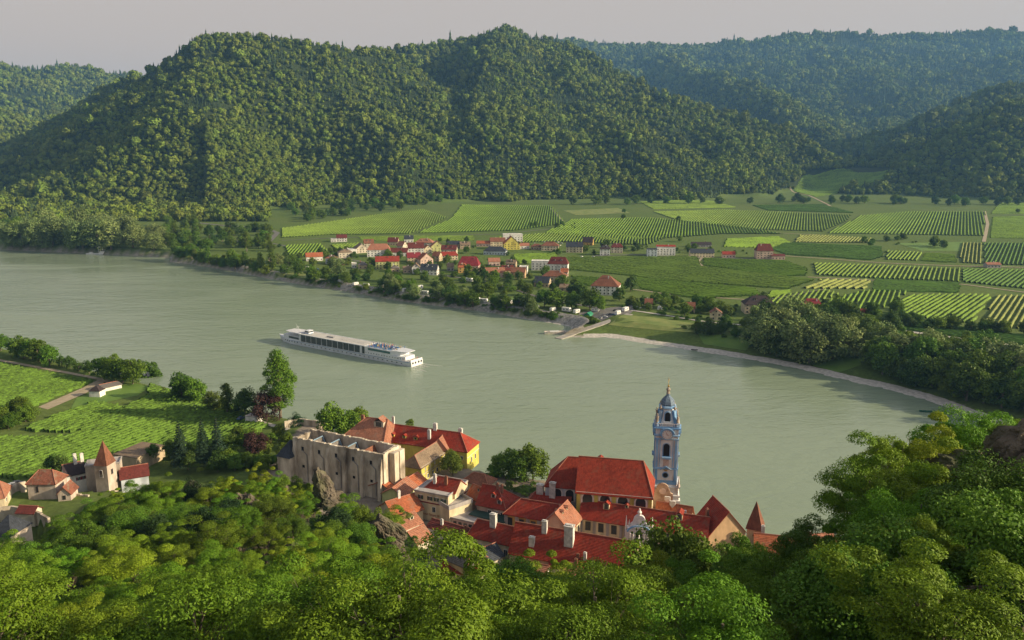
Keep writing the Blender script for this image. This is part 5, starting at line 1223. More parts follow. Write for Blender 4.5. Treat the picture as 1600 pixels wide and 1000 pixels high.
# porch roofs between nave and tower
TB('church_porch', 'steep orange-red porch roof with white merlons under the blue tower', (1024,806), (1078,815), 17, (1052,787), 50, zb=13, hip=(0,0), roof='orange', wall='cream', cat='church')
porch = None
for px, py in ((1043,778),(1051,785),(1068,799)):
    q = at(px, py, 21.5); r = empty('roof_merlon', (q.x, q.y, 18.5), 'white shield-shaped merlon on the orange porch roof', 'merlon', 'white merlons on the porch roof')
    m = MB(); m.extr([(-.9,3.6),(.9,3.6),(.9,2.4),(0,1.2),(-.9,2.4)], (0,0,0), (cos(R(-20)), sin(R(-20)), 0), .5, (sin(R(-20)), -cos(R(-20)), 0)); m.build('shield', TRIM, r)
q = at(1036, 770, 23); r = empty('curved_gable', (q.x, q.y+1, 14), 'rounded brown gable wall at the foot of the blue tower', 'gable'); e_ = Vector((cos(R(-8)), sin(R(-8)), 0))
m = MB(); m.extr([(-3.4,0),(3.4,0),(3.4,8.2),(2.6,8.6),(2.2,9.8)]+[(2.0*cos(a_), 9.9+1.9*sin(a_)) for a_ in [pi*j/10 for j in range(11)]]+[(-2.2,9.8),(-2.6,8.6),(-3.4,8.2)], (0,0,0), e_, .8, (-e_.y, e_.x, 0)); m.build('gable_wall', noise_mat('brown_plaster', (.30,.19,.13), (.50,.36,.26), scale=.6, coord='World'), r)
m = MB(); m.extr([(1.1*cos(a_), 9.2+1.0*sin(a_)) for a_ in [2*pi*j/14 for j in range(14)]], (e_.y*.12, -e_.x*.12, 0), e_, .2, (e_.y, -e_.x, 0)); m.build('medallion', TWP, r)
# abbey wings ---------------------------------------------------------------
TB('abbey_wing', 'long cream abbey wing with red roof in front of the church windows', (906,807), (1104,837), 20, (970,788.5), 46, zb=12, roof='red', wall='cream', cat='abbey',
   wins=[('f', 9, 5.3, 1.4, 2.6, (.015,.97), 'd')], pil=[('f', 9, .9, 'greywall', 0, 7.4)], bands=[('f', 7.6, .5, 'yellow')], dorm=[(.20, 1.9, 1.9, .30), (.36, 1.0, .9, .42), (.78, 1.9, 1.9, .30)])
TB('abbey_wing', 'short abbey wing whose peach-lit roof slopes down to the courtyard', (890,828), (908,808), 20, (871,797), 45, zb=12, roof='salmon', wall='cream', cat='abbey',
   wins=[('f', 2, 5.0, 1.2, 2.4, None, 'd')], dorm=[(.3, 1.0, 1.0, .35), (.65, 1.0, 1.0, .35)])
TB('abbey_wing', 'cream abbey wing with red hipped roof and grey pilasters above the green flat roof', (788,800.5), (880,816), 19.5, (850,784), 42, zb=12, hip=(1,0), roof='red', wall='ochre', cat='abbey',
   wins=[('f', 5, 4.6, 1.3, 2.8, None, 'd')], pil=[('f', 5, 1.2, 'greywall', 0, 7.2)])
TB('abbey_wing', 'red roof with two white chimneys tucked behind the hipped abbey wing', (822,786), (888,794), 19, (855,770), 38, zb=12, hip=(.6,0), roof='red', wall='cream', cat='abbey',
   chim=[(.27, .5, 2.2, 2.6), (.58, .4, 2.0, 4.6)])
TB('townhouse', 'largest red gabled roof with white verge and tall white chimneys before the abbey court', (796,862), (987,897), 18.5, (905,831), 47, zb=12, roof='red', wall='cream', group=GT,
   chim=[(.25, .42, 1.5, 3.2), (.17, .18, 1.6, 2.2), (.47, .30, 2.6, 5.4), (.62, .1, .9, 1.8)], wins=[('l', 2, 4, 1.1, 1.6)])
TB('townhouse', 'little hipped red roof with a sunlit peach end in front of the largest roof', (859,884), (913,889), 17, (886,850), 45, zb=13, hip=(0,.9), roof='red', wall='pale', group=GT, chim=[(.8, .1, .9, 2.8, BRICK)])
TB('townhouse', 'cream house with red roof and one broad white chimney beside the black roof', (731,835), (797,850), 18.5, (778,817.5), 45, zb=12, hip=(.35,0), roof='red', wall='cream', group=GT,
   chim=[(.5, .42, 1.9, 3.6)], wins=[('f', 5, 3.4, 1.1, 1.8)])
TB('townhouse', 'house with plain light grey roof and large box dormer', (686,867), (730,886), 18, (738,856), 42, zb=12, hip=(0,.5), roof='grey', wall='beige', group=GT, dorm=[(.72, 3.0, 1.5, .3)], chim=[(.3, .7, 1.2, 1.6)])
TB('townhouse', 'small house with black slate roof between the grey and the red roofs', (763,877), (786,867), 17, (757,855), 36, zb=12, roof='slate', wall='pale', group=GT)
# hotel -----------------------------------------------------------------------
hotel = TB('hotel', 'cream three-storey hotel with green shutters, red band and a roof terrace', (648,767), (700,777), 21.5, w=14, zb=12, flat=True, roof='flatgrey', wall='cream', cat='hotel', parapet=.3,
   wins=[('f', 1, 7.9, .95, 1.3, (.08,.28), 's'), ('f', 3, 7.9, .95, 1.3, (.36,.96), 's'), ('f', 2, 4.2, 1.1, 1.7, (.45,.95)), ('f', 1, 1.2, .9, 1.7, (.8,1), 'a'), ('r', 2, 4.2, 1.0, 1.5)], bands=[('f', 6.3, .35, RM['crimson']), ('r', 6.3, .35, RM['crimson']), ('f', 9.5, .25, 'pale')])
a_, b_ = at(648,767,21.5), at(700,777,21.5); e_ = (b_-a_).normalized(); n_ = Vector((e_.y, -e_.x, 0))
fc = bpy.data.curves.new('lettering', 'FONT'); fc.body = 'Hotel Sänger Blondel'; fc.size = 1.05; fc.extrude = .03; fc.align_x = 'LEFT'
fo_ = bpy.data.objects.new('lettering', fc); fc.materials.append(plain('red_lettering', (.30,.09,.04)))
COL.objects.link(fo_); dg = bpy.context.evaluated_depsgraph_get(); tm = bpy.data.meshes.new_from_object(fo_.evaluated_get(dg)); bpy.data.objects.remove(fo_)
tm.name = 'lettering'; to = link_mesh('lettering', tm, parent=hotel); q = a_+e_*2.6+n_*.06; yv = Vector((0,0,1))
Mx = Matrix((( e_.x, 0, n_.x, q.x-hotel.location.x), (e_.y, 0, n_.y, q.y-hotel.location.y), (0, 1, 0, 1.9), (0,0,0,1))); to.matrix_local = Mx
TB('townhouse', 'red hipped roof storey set back on the hotel terrace with two chimneys', (664,761), (711,770), 21.9, (700,746), 38, zb=21.6, hip=(.8,0), roof='red', wall='cream', group=GT, chim=[(.25, .22, 1.0, 3.0), (.62, .25, 1.0, 2.6, BRICK)], ov=.3)
TB('hotel_annexe', 'cream annexe with parapet balcony joined to the hotel', (702,797), (738,785), 18.5, w=7, zb=12, flat=True, roof='flatgrey', wall='cream', cat='hotel', parapet=1.1, wins=[('f', 2, 3.0, 1.0, 1.4)])
TB('low_building', 'low flat-roofed pinkish building with a row of small dark openings', (702.5,809), (747,819), 15.6, w=6.5, zb=12, flat=True, roof='flatgrey', wall='pinkish', cat='building', wins=[('f', 5, 2.4, .9, .7, (.1,1), 'd')], parapet=.15)
TB('conservatory', 'dining terrace under a dark green flat roof', (733,804), (787,817.5), 16.2, w=9.5, zb=12, flat=True, roof='green', wall='pale', cat='building')
TB('townhouse', 'cream house with red roof, dormers and a sunlit hipped end above the green roof', (745,786), (790,795), 18.8, (772,759), 43, zb=12, hip=(0,1), roof='red', wall='pinkish', group=GT,
   wins=[('f', 3, 4.4, 1.2, 1.7, (.35,1))], dorm=[(.48, 1.6, 1.3, .2), (.74, 1.6, 1.3, .08)], chim=[(.52, .44, .8, 1.8, BRICK), (.68, .42, .8, 1.8, BRICK)])
TB('townhouse', 'narrow house with orange-lit gable roof and small dormer beside the hotel annexe', (729,774), (753,784), 18.6, (745,758), 44, zb=12, hip=(0,0), roof='orange', wall='pinkish', group=GT, dorm=[(.5, .9, 1.1, .3)], wins=[('r', 1, 4.5, .9, 1.4)])
TB('townhouse', 'low brown hipped roof house behind the round lime tree', (722,750), (762,758), 16.5, (750,739.5), 36, zb=12, hip=(1,.9), roof='brown', wall='beige', group=GT)
# yellow convent by the river ---------------------------------------------------
TB('convent_wing', 'long convent wing with dark red roof, dormers and a yellow riverside end', (598,687), (729.6,705), 19.2, (690,672), 40, zb=12, hip=(0,.9), roof='red', wall='yellow', cat='convent',
   wins=[('r', 2, 2.4, .9, 1.9, (.2,.85)), ('f', 2, 4.2, .9, 1.3, (.82,.98))], bands=[('r', 4.3, .3, 'pale'), ('f', 6.9, .4, 'pale')], dorm=[(.10, 1.5, 1.1, .12), (.24, 1.5, 1.1, .12), (.38, 1.5, 1.1, .12)], chim=[(.56, .5, 1.5, 2.4), (.53, .22, 1.2, 3.4), (.05, .5, 1.0, 3.0), (.84, .62, 1.6, 2.2)])
TB('convent_wing', 'sunlit salmon cross wing rising over the yellow convent', (699,703), (712,688), 19.4, (688,684), 40, zb=12, hip=(.5,0), roof='salmon', wall='yellow', cat='convent')
TB('convent_wing', 'yellow convent wing of square panels under a weathered tan roof', (657,731), (700,703), 18.5, (665,701), 40, zb=12, hip=(.6,0), roof='tan', wall='yellow', cat='convent',
   wins=[('f', 6, 1.6, .9, 1.5), ('f', 3, 4.9, .5, .5)], pil=[('f', 6, .25, 'pale', 0, 6.3)], bands=[('f', 3.4, .25, 'pale'), ('f', 6.35, .3, 'pale')])
TB('townhouse', 'low wedge of bright red roof between the ruin and the yellow convent', (648,760), (666,749), 15.5, (643,743), 28, zb=12, roof='orange', wall='lime', group=GT)
TB('townhouse', 'yellowish house with faded orange roof squeezed behind the hotel', (631,775), (652,758), 16.2, (620,757), 30, zb=12, roof='salmon', wall='lime', group=GT, wins=[('f', 2, 2.2, .8, 1.1)])
TB('stone_annexe', 'little rubble stone annexe with orange lean-to roof against the ruin', (611,766), (630,755), 16.5, (605,746), 26, zb=12, roof='orange', wall='stone', cat='annexe')
TB('convent_wing', 'broad salmon-brown roof with a box dormer rising behind the ruined church', (523,691), (597,700), 19, (574,652), 42, zb=12, hip=(1,.2), roof='salmon', wall='pale', cat='convent', dorm=[(.78, 4.2, 2.2, .35)], chim=[(.25, .75, 1.3, 3.0, BRICK)])
TB('townhouse', 'house with large orange roof and two skylights below the ruin', (617,808), (661,794), 17, (619,779), 34, zb=12, roof='orange', wall='cream', group=GT, chim=[(.45, .5, .9, 2.2)], dorm=())
TB('townhouse', 'smaller orange-roofed house with open dormer beside the hillside rocks', (626,829), (659,815), 16.4, (633,804), 32, zb=12, roof='salmon', wall='pale', group=GT, dorm=[(.7, 1.6, 1.2)], wins=[('r', 1, 2.6, .9, 1.1)])
TB('townhouse', 'cream house with salmon roof nearest the pointed rock', (652,849), (675,838), 17.5, (650,825), 34, zb=11, roof='salmon', wall='pale', group=GT)
TB('street_building', 'long low white building with maroon roof and faded wall painting', (668,822), (727,839), 15.4, (699,816), 26, zb=11, roof='maroon', wall='white', cat='building', chim=[(.3, .3, .9, 1.6), (.93, .3, 1.0, 1.6, BRICK)])
TB('townhouse', 'bright red strip of roof just above the near treetops', (690,888), (750,900), 15.5, (721,878), 30, zb=11, roof='red', wall='pale', group=GT)
TB('townhouse', 'salmon roof half hidden by pale green treetops below the large red roof', (880,905), (935,912), 15.5, (900,880), 38, zb=12, roof='salmon', wall='pinkish', group=GT, chim=[(.3, .4, .9, 2.2, BRICK)])
TB('townhouse', 'whitish house with faded roof peeping through the trees under the large red roof', (806,897), (850,905), 16, (822,877), 36, zb=12, roof='salmon', wall='white', group=GT)
TB('townhouse', 'tall house with red roof and wide peach gable facing the hillside', (1108,835), (1165,830), 20, w=11, pitch=50, zb=12, ridge='y', roof='red', wall='peach', group=GT, chim=[(.5, .86, 1.1, 3.5, BRICK)])
TB('turret', 'small turret with dark pyramid roof at the river edge', (1167,825), (1189,829), 20, w=5, zb=8, pyr=8.2, roof='brown', wall='cream', cat='turret')
TB('townhouse', 'long red-orange roof by the water behind the thin trees', (1180,862), (1284,874), 17.5, (1237,839), 34, zb=9, roof='orange', wall='pale', group=GT, chim=[(.12, .6, 1.0, 2.6), (.83, .5, 1.2, 1.8, BRICK)])
TB('townhouse', 'small orange-lit roof end at the edge of the dark right-hand trees', (1268,866), (1312,860), 18, (1294,832), 44, zb=10, roof='salmon', wall='pale', group=GT)
# white portal --------------------------------------------------------------------
PW = noise_mat('portal_white', (.52,.50,.54), (.76,.73,.74), scale=.9, coord='World', detail=8)
q = at(998, 843, 12.5); pr = empty('baroque_portal', (q.x*223.2/q.y, 223.2, 12.2), 'white baroque portal with scrolled gable and a statue in its niche', 'portal', None, R(-9))
def pp(name, mat, f, par=None): return tw(name, mat, par or pr, f)
pp('portal_wall', PW, lambda m: (m.bx(-3.6,3.6,0,1.6,-1,8.0), m.bx(-4.3,-3.603,.2,1.4,-1,7.0), m.bx(3.603,4.3,.2,1.4,-1,7.0)))
pp('gable', PW, lambda m: m.extr([(-3.0,8.0),(3.0,8.0),(2.6,9.0),(2.0,9.6),(1.7,10.6),(1.5,11.2),(.9,11.8),(0,12.0),(-.9,11.8),(-1.5,11.2),(-1.7,10.6),(-2.0,9.6),(-2.6,9.0)], (0,1.3,0), (1,0,0), 1.0, (0,-1,0)))
pp('cornice', TWB, lambda m: m.extr([(3.7*cos(a_), 6.8+2.1*sin(a_)) for a_ in [pi*j/12 for j in range(13)]]+[(3.2*cos(a_), 6.75+1.75*sin(a_)) for a_ in [pi-pi*j/12 for j in range(13)]], (0,.05,0), (1,0,0), .5, (0,-1,0)))
nch = pp('niche', DARKOP, lambda m: m.extr([(x, y+4.9) for x, y in archpts(2.0, 4.4)], (0,.02,0), (1,0,0), .06, (0,-1,0)))
pp('statue', TRIM, lambda m: (m.lathe([(.55,2.6),(.6,3.0),(.42,3.8),(.46,4.6),(.5,5.0),(.18,5.3),(.15,5.4),(.25,5.6),(.24,5.85),(.1,6.05)], 10, c=(0,-.45)), m.tube((0,-.45,4.8), (.7,-.6,4.3), .13, .08), m.tube((0,-.45,4.8), (-.6,-.6,5.3), .13, .08)))
pp('urn', TRIM, lambda m: m.lathe([(.4,12.0),(.55,12.4),(.7,12.9),(.4,13.3),(.2,13.5),(.3,13.8),(.05,14.2)], 10, c=(0,.8)))
for sx in (-3.9, 3.9, -3.0, 3.0): pp('obelisk', TRIM, lambda m: m.lathe([(.42,7.0 if abs(sx) > 3.5 else 8.0),(.38,8.2),(.25,8.4),(.3,8.8),(.04,11.6 if abs(sx) > 3.5 else 10.2)], 4, c=(sx,.8)))
pp('column', TRIM, lambda m: [m.tube((sx,-.25,0), (sx,-.25,6.4), .3, .26, 10) for sx in (-2.6,-1.7,1.7,2.6)])
# ruined church ----------------------------------------------------------------------
RST = noise_mat('ruin_stone', (.40,.33,.25), (.68,.60,.49), scale=.35, coord='World', detail=10, rough=.95, c3=(.15,.12,.09), s3=.16, stretch=(1,1,.45), bump=.25)
RCAP = noise_mat('ruin_coping', (.22,.19,.16), (.40,.36,.31), scale=.6, coord='World', detail=8)
A = at(457,684,28.5); B = at(599,708,29.5); A.z = B.z = 0; e_ = (B-A).normalized(); n_ = Vector((-e_.y, e_.x, 0)); L_ = (B-A).length
C_ = at(632,694,29.5); C_.z = 0; W_ = max(10, min(20, (C_-B).dot(n_))); print('ruin', L_, W_)
O = A+e_*L_/2+n_*W_/2; O.z = 12; RU = empty('ruined_church', O, 'roofless ruined church of pale stone with gabled bays between its walls', 'ruin'); OCC.append((O.x, O.y, 25))
rr_ = random.Random(8)
def rb(name, mat, fn, par=RU):
    m = MB(); fn(m); return _bp(m, name, mat, par, O)
def wallseg(m, p0, p1, th, z0, z1, nrm):
    d = (p1-p0); k = max(1, int(d.length/1.2)); d_ = d/k
    for i in range(k): m.box(p0+d_*(i+.5)+nrm*th/2, d_.normalized(), nrm, d_.length, th, z0, z1+rr_.uniform(-.22,.22))
rb('front_wall', RST, lambda m: wallseg(m, A, B, 1.0, 10, 28.8, n_))
rb('back_wall', RST, lambda m: wallseg(m, A+n_*W_, B+n_*W_, 1.0, 10, 28.8, -n_))
rb('end_wall', RST, lambda m: (wallseg(m, B+n_*1.0, B+n_*(W_-1.0), 1.0, 10, 29.3, -e_), m.box(B+n_*(W_*.42)+e_*1.2, e_, n_, 2.4, 2.6, 10, 28.6), m.box(B+n_*(W_*.80)+e_*1.0, e_, n_, 2.0, 3.0, 10, 28.2)))
rb('end_wall', RST, lambda m: wallseg(m, A+n_*1.0, A+n_*(W_-1.0), 1.0, 10, 28.2, e_))
for i in range(6):
    s = 1.2+(L_-2.4)*i/5
    def bt(m, s=s):
        p = A+e_*s; wd = 1.25
        vs = []
        for z_, d_ in ((10,1.9),(19,1.4),(24.5,1.0),(27.4,.15)):
            for q in (p-e_*wd/2, p+e_*wd/2): vs += [q-n_*d_+Vector((0,0,z_))]
            for q in (p+e_*wd/2, p-e_*wd/2): vs += [q+n_*.2+Vector((0,0,z_))]
        fs = []
        for a in range(3):
            for b2 in range(4): fs.append((a*4+b2, a*4+(b2+1) % 4, (a+1)*4+(b2+1) % 4, (a+1)*4+b2))
        fs.append((12,13,14,15)); m.add(vs, fs)
    rb('buttress', RST, bt)
for i in range(5):
    s = 1.2+(L_-2.4)*(i+.5)/5
    for z_, w1_, h1_ in ((18.2, 1.0, 1.0), (25.0, 1.0, 1.6)):
        rb('window', DARKOP, lambda m: m.box(A+e_*(s-.4)-n_*.03, e_, n_, w1_, .1, z_-h1_/2, z_+h1_/2))
    rb('downpipe', METAL, lambda m: (m.tube(A+e_*(s-.4)-n_*.25+Vector((0,0,24.6)), A+e_*(s+1.6)-n_*.25+Vector((0,0,23.0)), .13), m.tube(A+e_*(s+1.6)-n_*.25+Vector((0,0,23.0)), A+e_*(s+1.6)-n_*.25+Vector((0,0,13)), .13)))
BF = plain('blue_steel_frame', (.20,.30,.40)); RP = [RM['grey'], RM['grey'], RM['grey'], RM['brown'], RM['brown']]
for i in range(5):
    s0 = 1.0+(L_-2)*i/5; s1 = 1.0+(L_-2)*(i+1)/5; sr = s0+(s1-s0)*.72
    p = lambda s, t, z: (A+e_*s+n_*t+Vector((0,0,z)))
    b1 = rb('bay_roof', RP[i], lambda m: (m.slab([p(s0,1.01,23.2), p(sr,1.01,27.6), p(sr,W_-1.01,27.6), p(s0,W_-1.01,23.2)], .3), m.slab([p(sr+.01,1.01,27.6), p(s1,1.01,23.1), p(s1,W_-1.01,23.1), p(sr+.01,W_-1.01,27.6)], .3)))
    if i < 3: rb('glazed_frame', BF, lambda m: (m.tube(p(sr+.3,2,27.5), p(s1-.3,2,23.7), .22), m.tube(p(sr+.3,W_-2,27.5), p(s1-.3,W_-2,23.7), .22), m.tube(p(sr+.3,2,27.5), p(sr+.3,W_-2,27.5), .22)), b1)
ap = TB('ruined_apse', 'small stone apse with blue-grey roof at the back end of the ruin', (433,712), (452,716), 22, w=9, zb=10, pyr=5.5, roof='slate', wall=RST, cat='ruin')
# left-hand gate buildings ---------------------------------------------------------------
GL = 'houses by the vineyard gate'
OLDW = noise_mat('old_limewash', (.36,.30,.25), (.60,.52,.45), scale=.4, coord='World', detail=10, c3=(.24,.17,.12), s3=.2, stretch=(1,1,.5))
TB('gate_tower', 'stone gate tower with steep red pyramid roof at the vineyard edge', (147,727), (166.8,728), 22.3, w=5.2, zb=11, pyr=8.6, roof='brown', wall=OLDW, cat='tower', wins=[('f', 1, 8.2, 1.1, 2.6, None, 'a'), ('r', 1, 8.2, .8, 1.6, None, 'd')], ov=.15)
TB('stone_house', 'square rendered house with patchy hipped roof and one slit window', (42,754.5), (86,754.5), 20, (69,734), 43, zb=12, hip=(.7,.7), roof='old', wall=OLDW, group=GL, wins=[('f', 1, 5.6, .5, 1.9, (.2,.5), 'd')])
TB('stone_house', 'tiny gabled annexe beside the square rendered house', (90,771), (110,770), 17, w=6, pitch=48, zb=12, ridge='y', roof='old', wall=OLDW, group=GL, wins=[('f', 1, 3.4, .7, 1.2, None, 'd')])
TB('house', 'white house with dark brown roof and red shutters behind the gate tower', (103,743), (134,736), 18, (114,723), 42, zb=12, roof='dark', wall='white', group=GL, chim=[(.62, .45, 1.1, 3.4), (.98, .5, 1.1, 2.6)], wins=[('f', 2, 3.8, .9, 1.2, (.5,1), 'sR')])
TB('stone_house', 'flat-topped beige block attached behind the gate tower', (133,730), (187,724), 20.3, w=6, zb=12, flat=True, roof='flatgrey', wall=OLDW, group=GL, parapet=.4, wins=[('f', 2, 4, .8, 1.0, (.6,1), 'd')])
TB('house', 'long house with dark maroon roof running towards the spruces', (189,748), (232,741), 15.5, (212,727), 36, zb=12, roof='maroon', wall='bluewhite', group=GL)
TB('garage', 'low tan flat-roofed shed at the edge of the vineyard', (177,710), (212,716), 13.5, w=15, zb=9, flat=True, roof='tan', wall='beige', cat='shed')
TB('house', 'salmon-roofed house cut by the picture edge beside the car park wall', (-34,781), (6,776), 18, (-8,752), 40, zb=12, hip=(0,.4), roof='salmon', wall='cream', group=GL, wins=[('r', 2, 4, .8, 1.2)])
TB('house', 'low maroon roof in the yard below the square rendered house', (26,800), (52,801), 15, (42,790), 34, zb=12, roof='maroon', wall='pale', group=GL)
TB('house', 'dark blue-grey conical roof in the corner beneath the gate houses', (-16,836), (16,838), 17, w=9, zb=12, pyr=5, roof='slate', wall=OLDW, group=GL)
def stone_wall(pts_, hgt, label, th=.8):
    m = MB(); P = [at(x, y, 12) for x, y in pts_]; O_ = P[0].copy()
    for i in range(len(P)-1):
        d = P[i+1]-P[i]; k = max(1, int(d.length/1.5))
        for j in range(k):
            q = P[i]+d*((j+.5)/k); m.box((q.x, q.y, 0), d.normalized(), Vector((-d.y, d.x, 0)).normalized(), d.length/k, th, 10, 12+hgt+rr_.uniform(-.12,.12))
    o = m.build('stone_wall', RST); tag(o, label, 'wall'); return o
stone_wall([(8,790),(26,772),(42,768)], 4, 'tall stone wall linking the salmon-roofed and the square house')
stone_wall([(0,806),(20,803),(40,806),(60,812),(78,822)], 3, 'crumbling arched garden wall under the square rendered house')
stone_wall([(108,775),(122,782),(140,784)], 2.5, 'low courtyard wall before the gate tower')
stone_wall([(445,668),(470,664),(500,668),(520,664)], 3, 'garden wall by the ivy-covered turret', .6)
TB('vineyard_hut', 'tiny white hut with dark pyramid roof on the lawn among the vines', (138.5,611), (155.5,611.5), 10.3, w=5, zb=7, pyr=2.6, roof='dark', wall='white', cat='hut', ov=.3)
TB('vineyard_shed', 'long low shed with pale lean-to roof beside the riverside trees', (162,606), (190,600), 9.3, (166,599), 12, zb=7, roof='grey', wall='white', cat='shed')
TB('vineyard_shed', 'small white flat shed by the parked car and copper beech', (383,650), (401,653), 13.2, w=4, zb=10.5, flat=True, roof='flatgrey', wall='white', cat='shed')
car(at(377, 655, 10.6)+Vector((0,0,0)), R(70), CARM[2], 'blue car parked alone on the riverside lane', None); 
for px, py, k in ((28,757,4),(22,760,0),(16,762,1)): car(at(px, py, 12.05), R(20), CARM[k], '%s car parked behind the tall stone wall' % ('black' if k == 4 else ('silver' if k == 0 else 'white')), None)
# ---- river cruise ship ------------------------------------------------------------------
SW = plain('ship_white', (.66,.68,.72), rough=.4, spec=.5, f=.92, scale=.15); SD = plain('ship_deck', (.52,.50,.46), f=.9, scale=.3); SG = plain('ship_glass', (.02,.035,.05), rough=.12, spec=.7); SB = plain('ship_blue', (.04,.16,.34)); SGR = plain('ship_awning', (.62,.62,.64))
a = at(430, 532.5, 0); b_ = at(642, 574, 0); e_ = (b_-a).normalized(); n_ = Vector((-e_.y, e_.x, 0)); LS = (b_-a).length; WS = 12.0; print('ship', LS)
o3 = at(669, 567, 0); print('stern w', (o3-b_).length)
ang = atan2(e_.y, e_.x); SH = empty('cruise_ship', a+n_*WS/2, 'long white river cruise ship steaming in mid river with passengers on deck', 'ship', None, ang)
def sp(name, mat, f, par=None): return tw(name, mat, par or SH, f)
def hull(m):
    k = 24; vs = []
    for i in range(k):
        u = i/(k-1); x = -2.5*(0)+LS*u; w_ = WS/2*min(1, (u/.13)**.55+.02) if u < .13 else WS/2*(1-.06*max(0, (u-.93)/.07)); zt = 3.0+.9*max(0, 1-u/.12)
        xs_ = x-2.2*max(0, 1-u/.1)
        vs += [(xs_, -w_, zt), (x, -w_*.96, .0), (x, -w_*.8, -1.5), (x, w_*.8, -1.5), (x, w_*.96, .0), (xs_, w_, zt)]
    fs = []
    for i in range(k-1):
        for j in range(5): fs.append((i*6+j, i*6+j+1, (i+1)*6+j+1, (i+1)*6+j))
        fs.append((i*6+5, i*6, (i+1)*6, (i+1)*6+5))
    fs += [(5,4,3,2,1,0), tuple((k-1)*6+j for j in range(6))]; m.add(vs, fs)
sp('hull', SW, hull)
hb = WS/2
sp('hull_band', SB, lambda m: (m.bx(LS*.13, LS*.985, -hb-.04, -hb+.1, 2.55, 2.75), m.bx(LS*.13, LS*.985, hb-.1, hb+.04, 2.55, 2.75)))
def supers(m):
    m.prism([(LS*.20,-hb+.05),(LS*.90,-hb+.05),(LS*.955,-hb+1.6),(LS*.955,hb-1.6),(LS*.90,hb-.05),(LS*.20,hb-.05)], 3.003, 5.4)
    m.prism([(LS*.20,-hb+.1),(LS*.87,-hb+.1),(LS*.92,-hb+1.8),(LS*.92,hb-1.8),(LS*.87,hb-.1),(LS*.20,hb-.1)], 5.403, 8.2)
    m.prism([(LS*.055,-hb+2.2),(LS*.11,-hb+.8),(LS*.197,-hb+.3),(LS*.197,hb-.3),(LS*.11,hb-.8),(LS*.055,hb-2.2)], 3.003, 5.9)
sp('superstructure', SW, supers)
sp('sun_deck', SD, lambda m: m.bx(LS*.205, LS*.685, -hb+.5, hb-.5, 8.2, 8.35))
sp('deck_edge', SW, lambda m: (m.bx(LS*.20, LS*.69, -hb-.15, -hb+.45, 8.203, 8.5), m.bx(LS*.20, LS*.69, hb-.45, hb+.15, 8.203, 8.5)))
sp('deck_carpet', SB, lambda m: m.bx(LS*.21, LS*.255, -hb+3, hb-5, 8.353, 8.4)); sp('deck_carpet', SB, lambda m: m.bx(LS*.70, LS*.86, -hb+1.0, hb-1.0, 8.2, 8.3))
for sd in (-1, 1):
    for i in range(11):
        x0 = LS*(.215+.0405*i); sp('balcony_window', SG, lambda m: m.bx(x0, x0+LS*.036, sd*hb-.08, sd*hb+.08, 3.3, 8.0))
    sp('glass_door', SG, lambda m: m.bx(LS*.673, LS*.69, sd*hb-.08, sd*hb+.08, 3.3, 8.0))
    sp('lounge_window', plain('ship_green_glass', (.05,.14,.14), rough=.15, spec=.6), lambda m: m.bx(LS*.715, LS*.865, sd*hb-.09, sd*hb+.09, 6.2, 7.6))
    for i in range(14): sp('porthole', SG, lambda m: m.tube((LS*(.70+.018*i), sd*(hb+.06), 4.3), (LS*(.70+.018*i), sd*(hb-.2), 4.3), .3, seg=8))
    for i in range(24): sp('porthole', SG, lambda m: m.bx(LS*(.215+.0315*i)-.45, LS*(.215+.0315*i)+.45, sd*hb-.1, sd*hb+.06, 1.3, 1.75))
    for i in range(6):
        x = LS*(.075+.022*i); y = hb*min(1, (x/LS/.13)**.55+.02); sp('porthole', SG, lambda m: m.tube((x, sd*(y+.1), 2.0), (x, sd*(y-.4), 2.0), .42, seg=10))
    sp('bow_window', SG, lambda m: m.prism([(LS*.11, sd*(hb-.75)), (LS*.195, sd*(hb-.25)), (LS*.195, sd*(hb-.5)), (LS*.11, sd*(hb-1.0))], 4.0, 5.5))
sp('bow_awning', SGR, lambda m: (m.prism([(LS*.075,-hb+2),(LS*.12,-hb+.6),(LS*.205,-hb+.6),(LS*.205,hb-.6),(LS*.12,hb-.6),(LS*.075,hb-2)], 8.4, 8.65), [m.tube((LS*x_, y_, 5.9), (LS*x_, y_, 8.4), .1) for x_ in (.10,.15,.197) for y_ in (-hb+1.4, hb-1.4)]))
wh_ = sp('wheelhouse', SW, lambda m: m.bx(LS*.215, LS*.245, -2.2, 2.2, 8.4, 10.6)); sp('wheelhouse_window', SG, lambda m: m.bx(LS*.215-.06, LS*.245+.06, -2.26, 2.26, 9.3, 10.2), wh_)
sp('mast', SGR, lambda m: (m.tube((LS*.16,0,8.6), (LS*.125,0,13.5), .15, .06), m.tube((LS*.14,-1.4,11.4), (LS*.14,1.4,11.4), .08)))
sp('roof_hatch', METAL, lambda m: m.bx(LS*.38, LS*.43, -1.6, .2, 8.353, 9.0))
sp('roof_rail', SGR, lambda m: [m.bx(LS*.47, LS*.66, y_-.06, y_+.06, 8.6, 8.75) for y_ in (-1.5, 1.5)]+[m.bx(LS*(.47+.02*i), LS*(.47+.02*i)+.1, y_-.05, y_+.05, 8.353, 8.6) for i in range(10) for y_ in (-1.5, 1.5)])
def rails(m):
    for y_ in (-hb+.3, hb-.3):
        for z_ in (8.9, 9.4): m.bx(LS*.69, LS*.90, y_-.04, y_+.04, z_, z_+.07)
        for i in range(20): m.bx(LS*(.69+.0105*i), LS*(.69+.0105*i)+.07, y_-.035, y_+.035, 8.2, 8.9)
sp('railing', SW, rails)
sp('stern_deck', SD, lambda m: m.bx(LS*.935, LS*.995, -hb+.6, hb-.6, 3.0, 3.2))
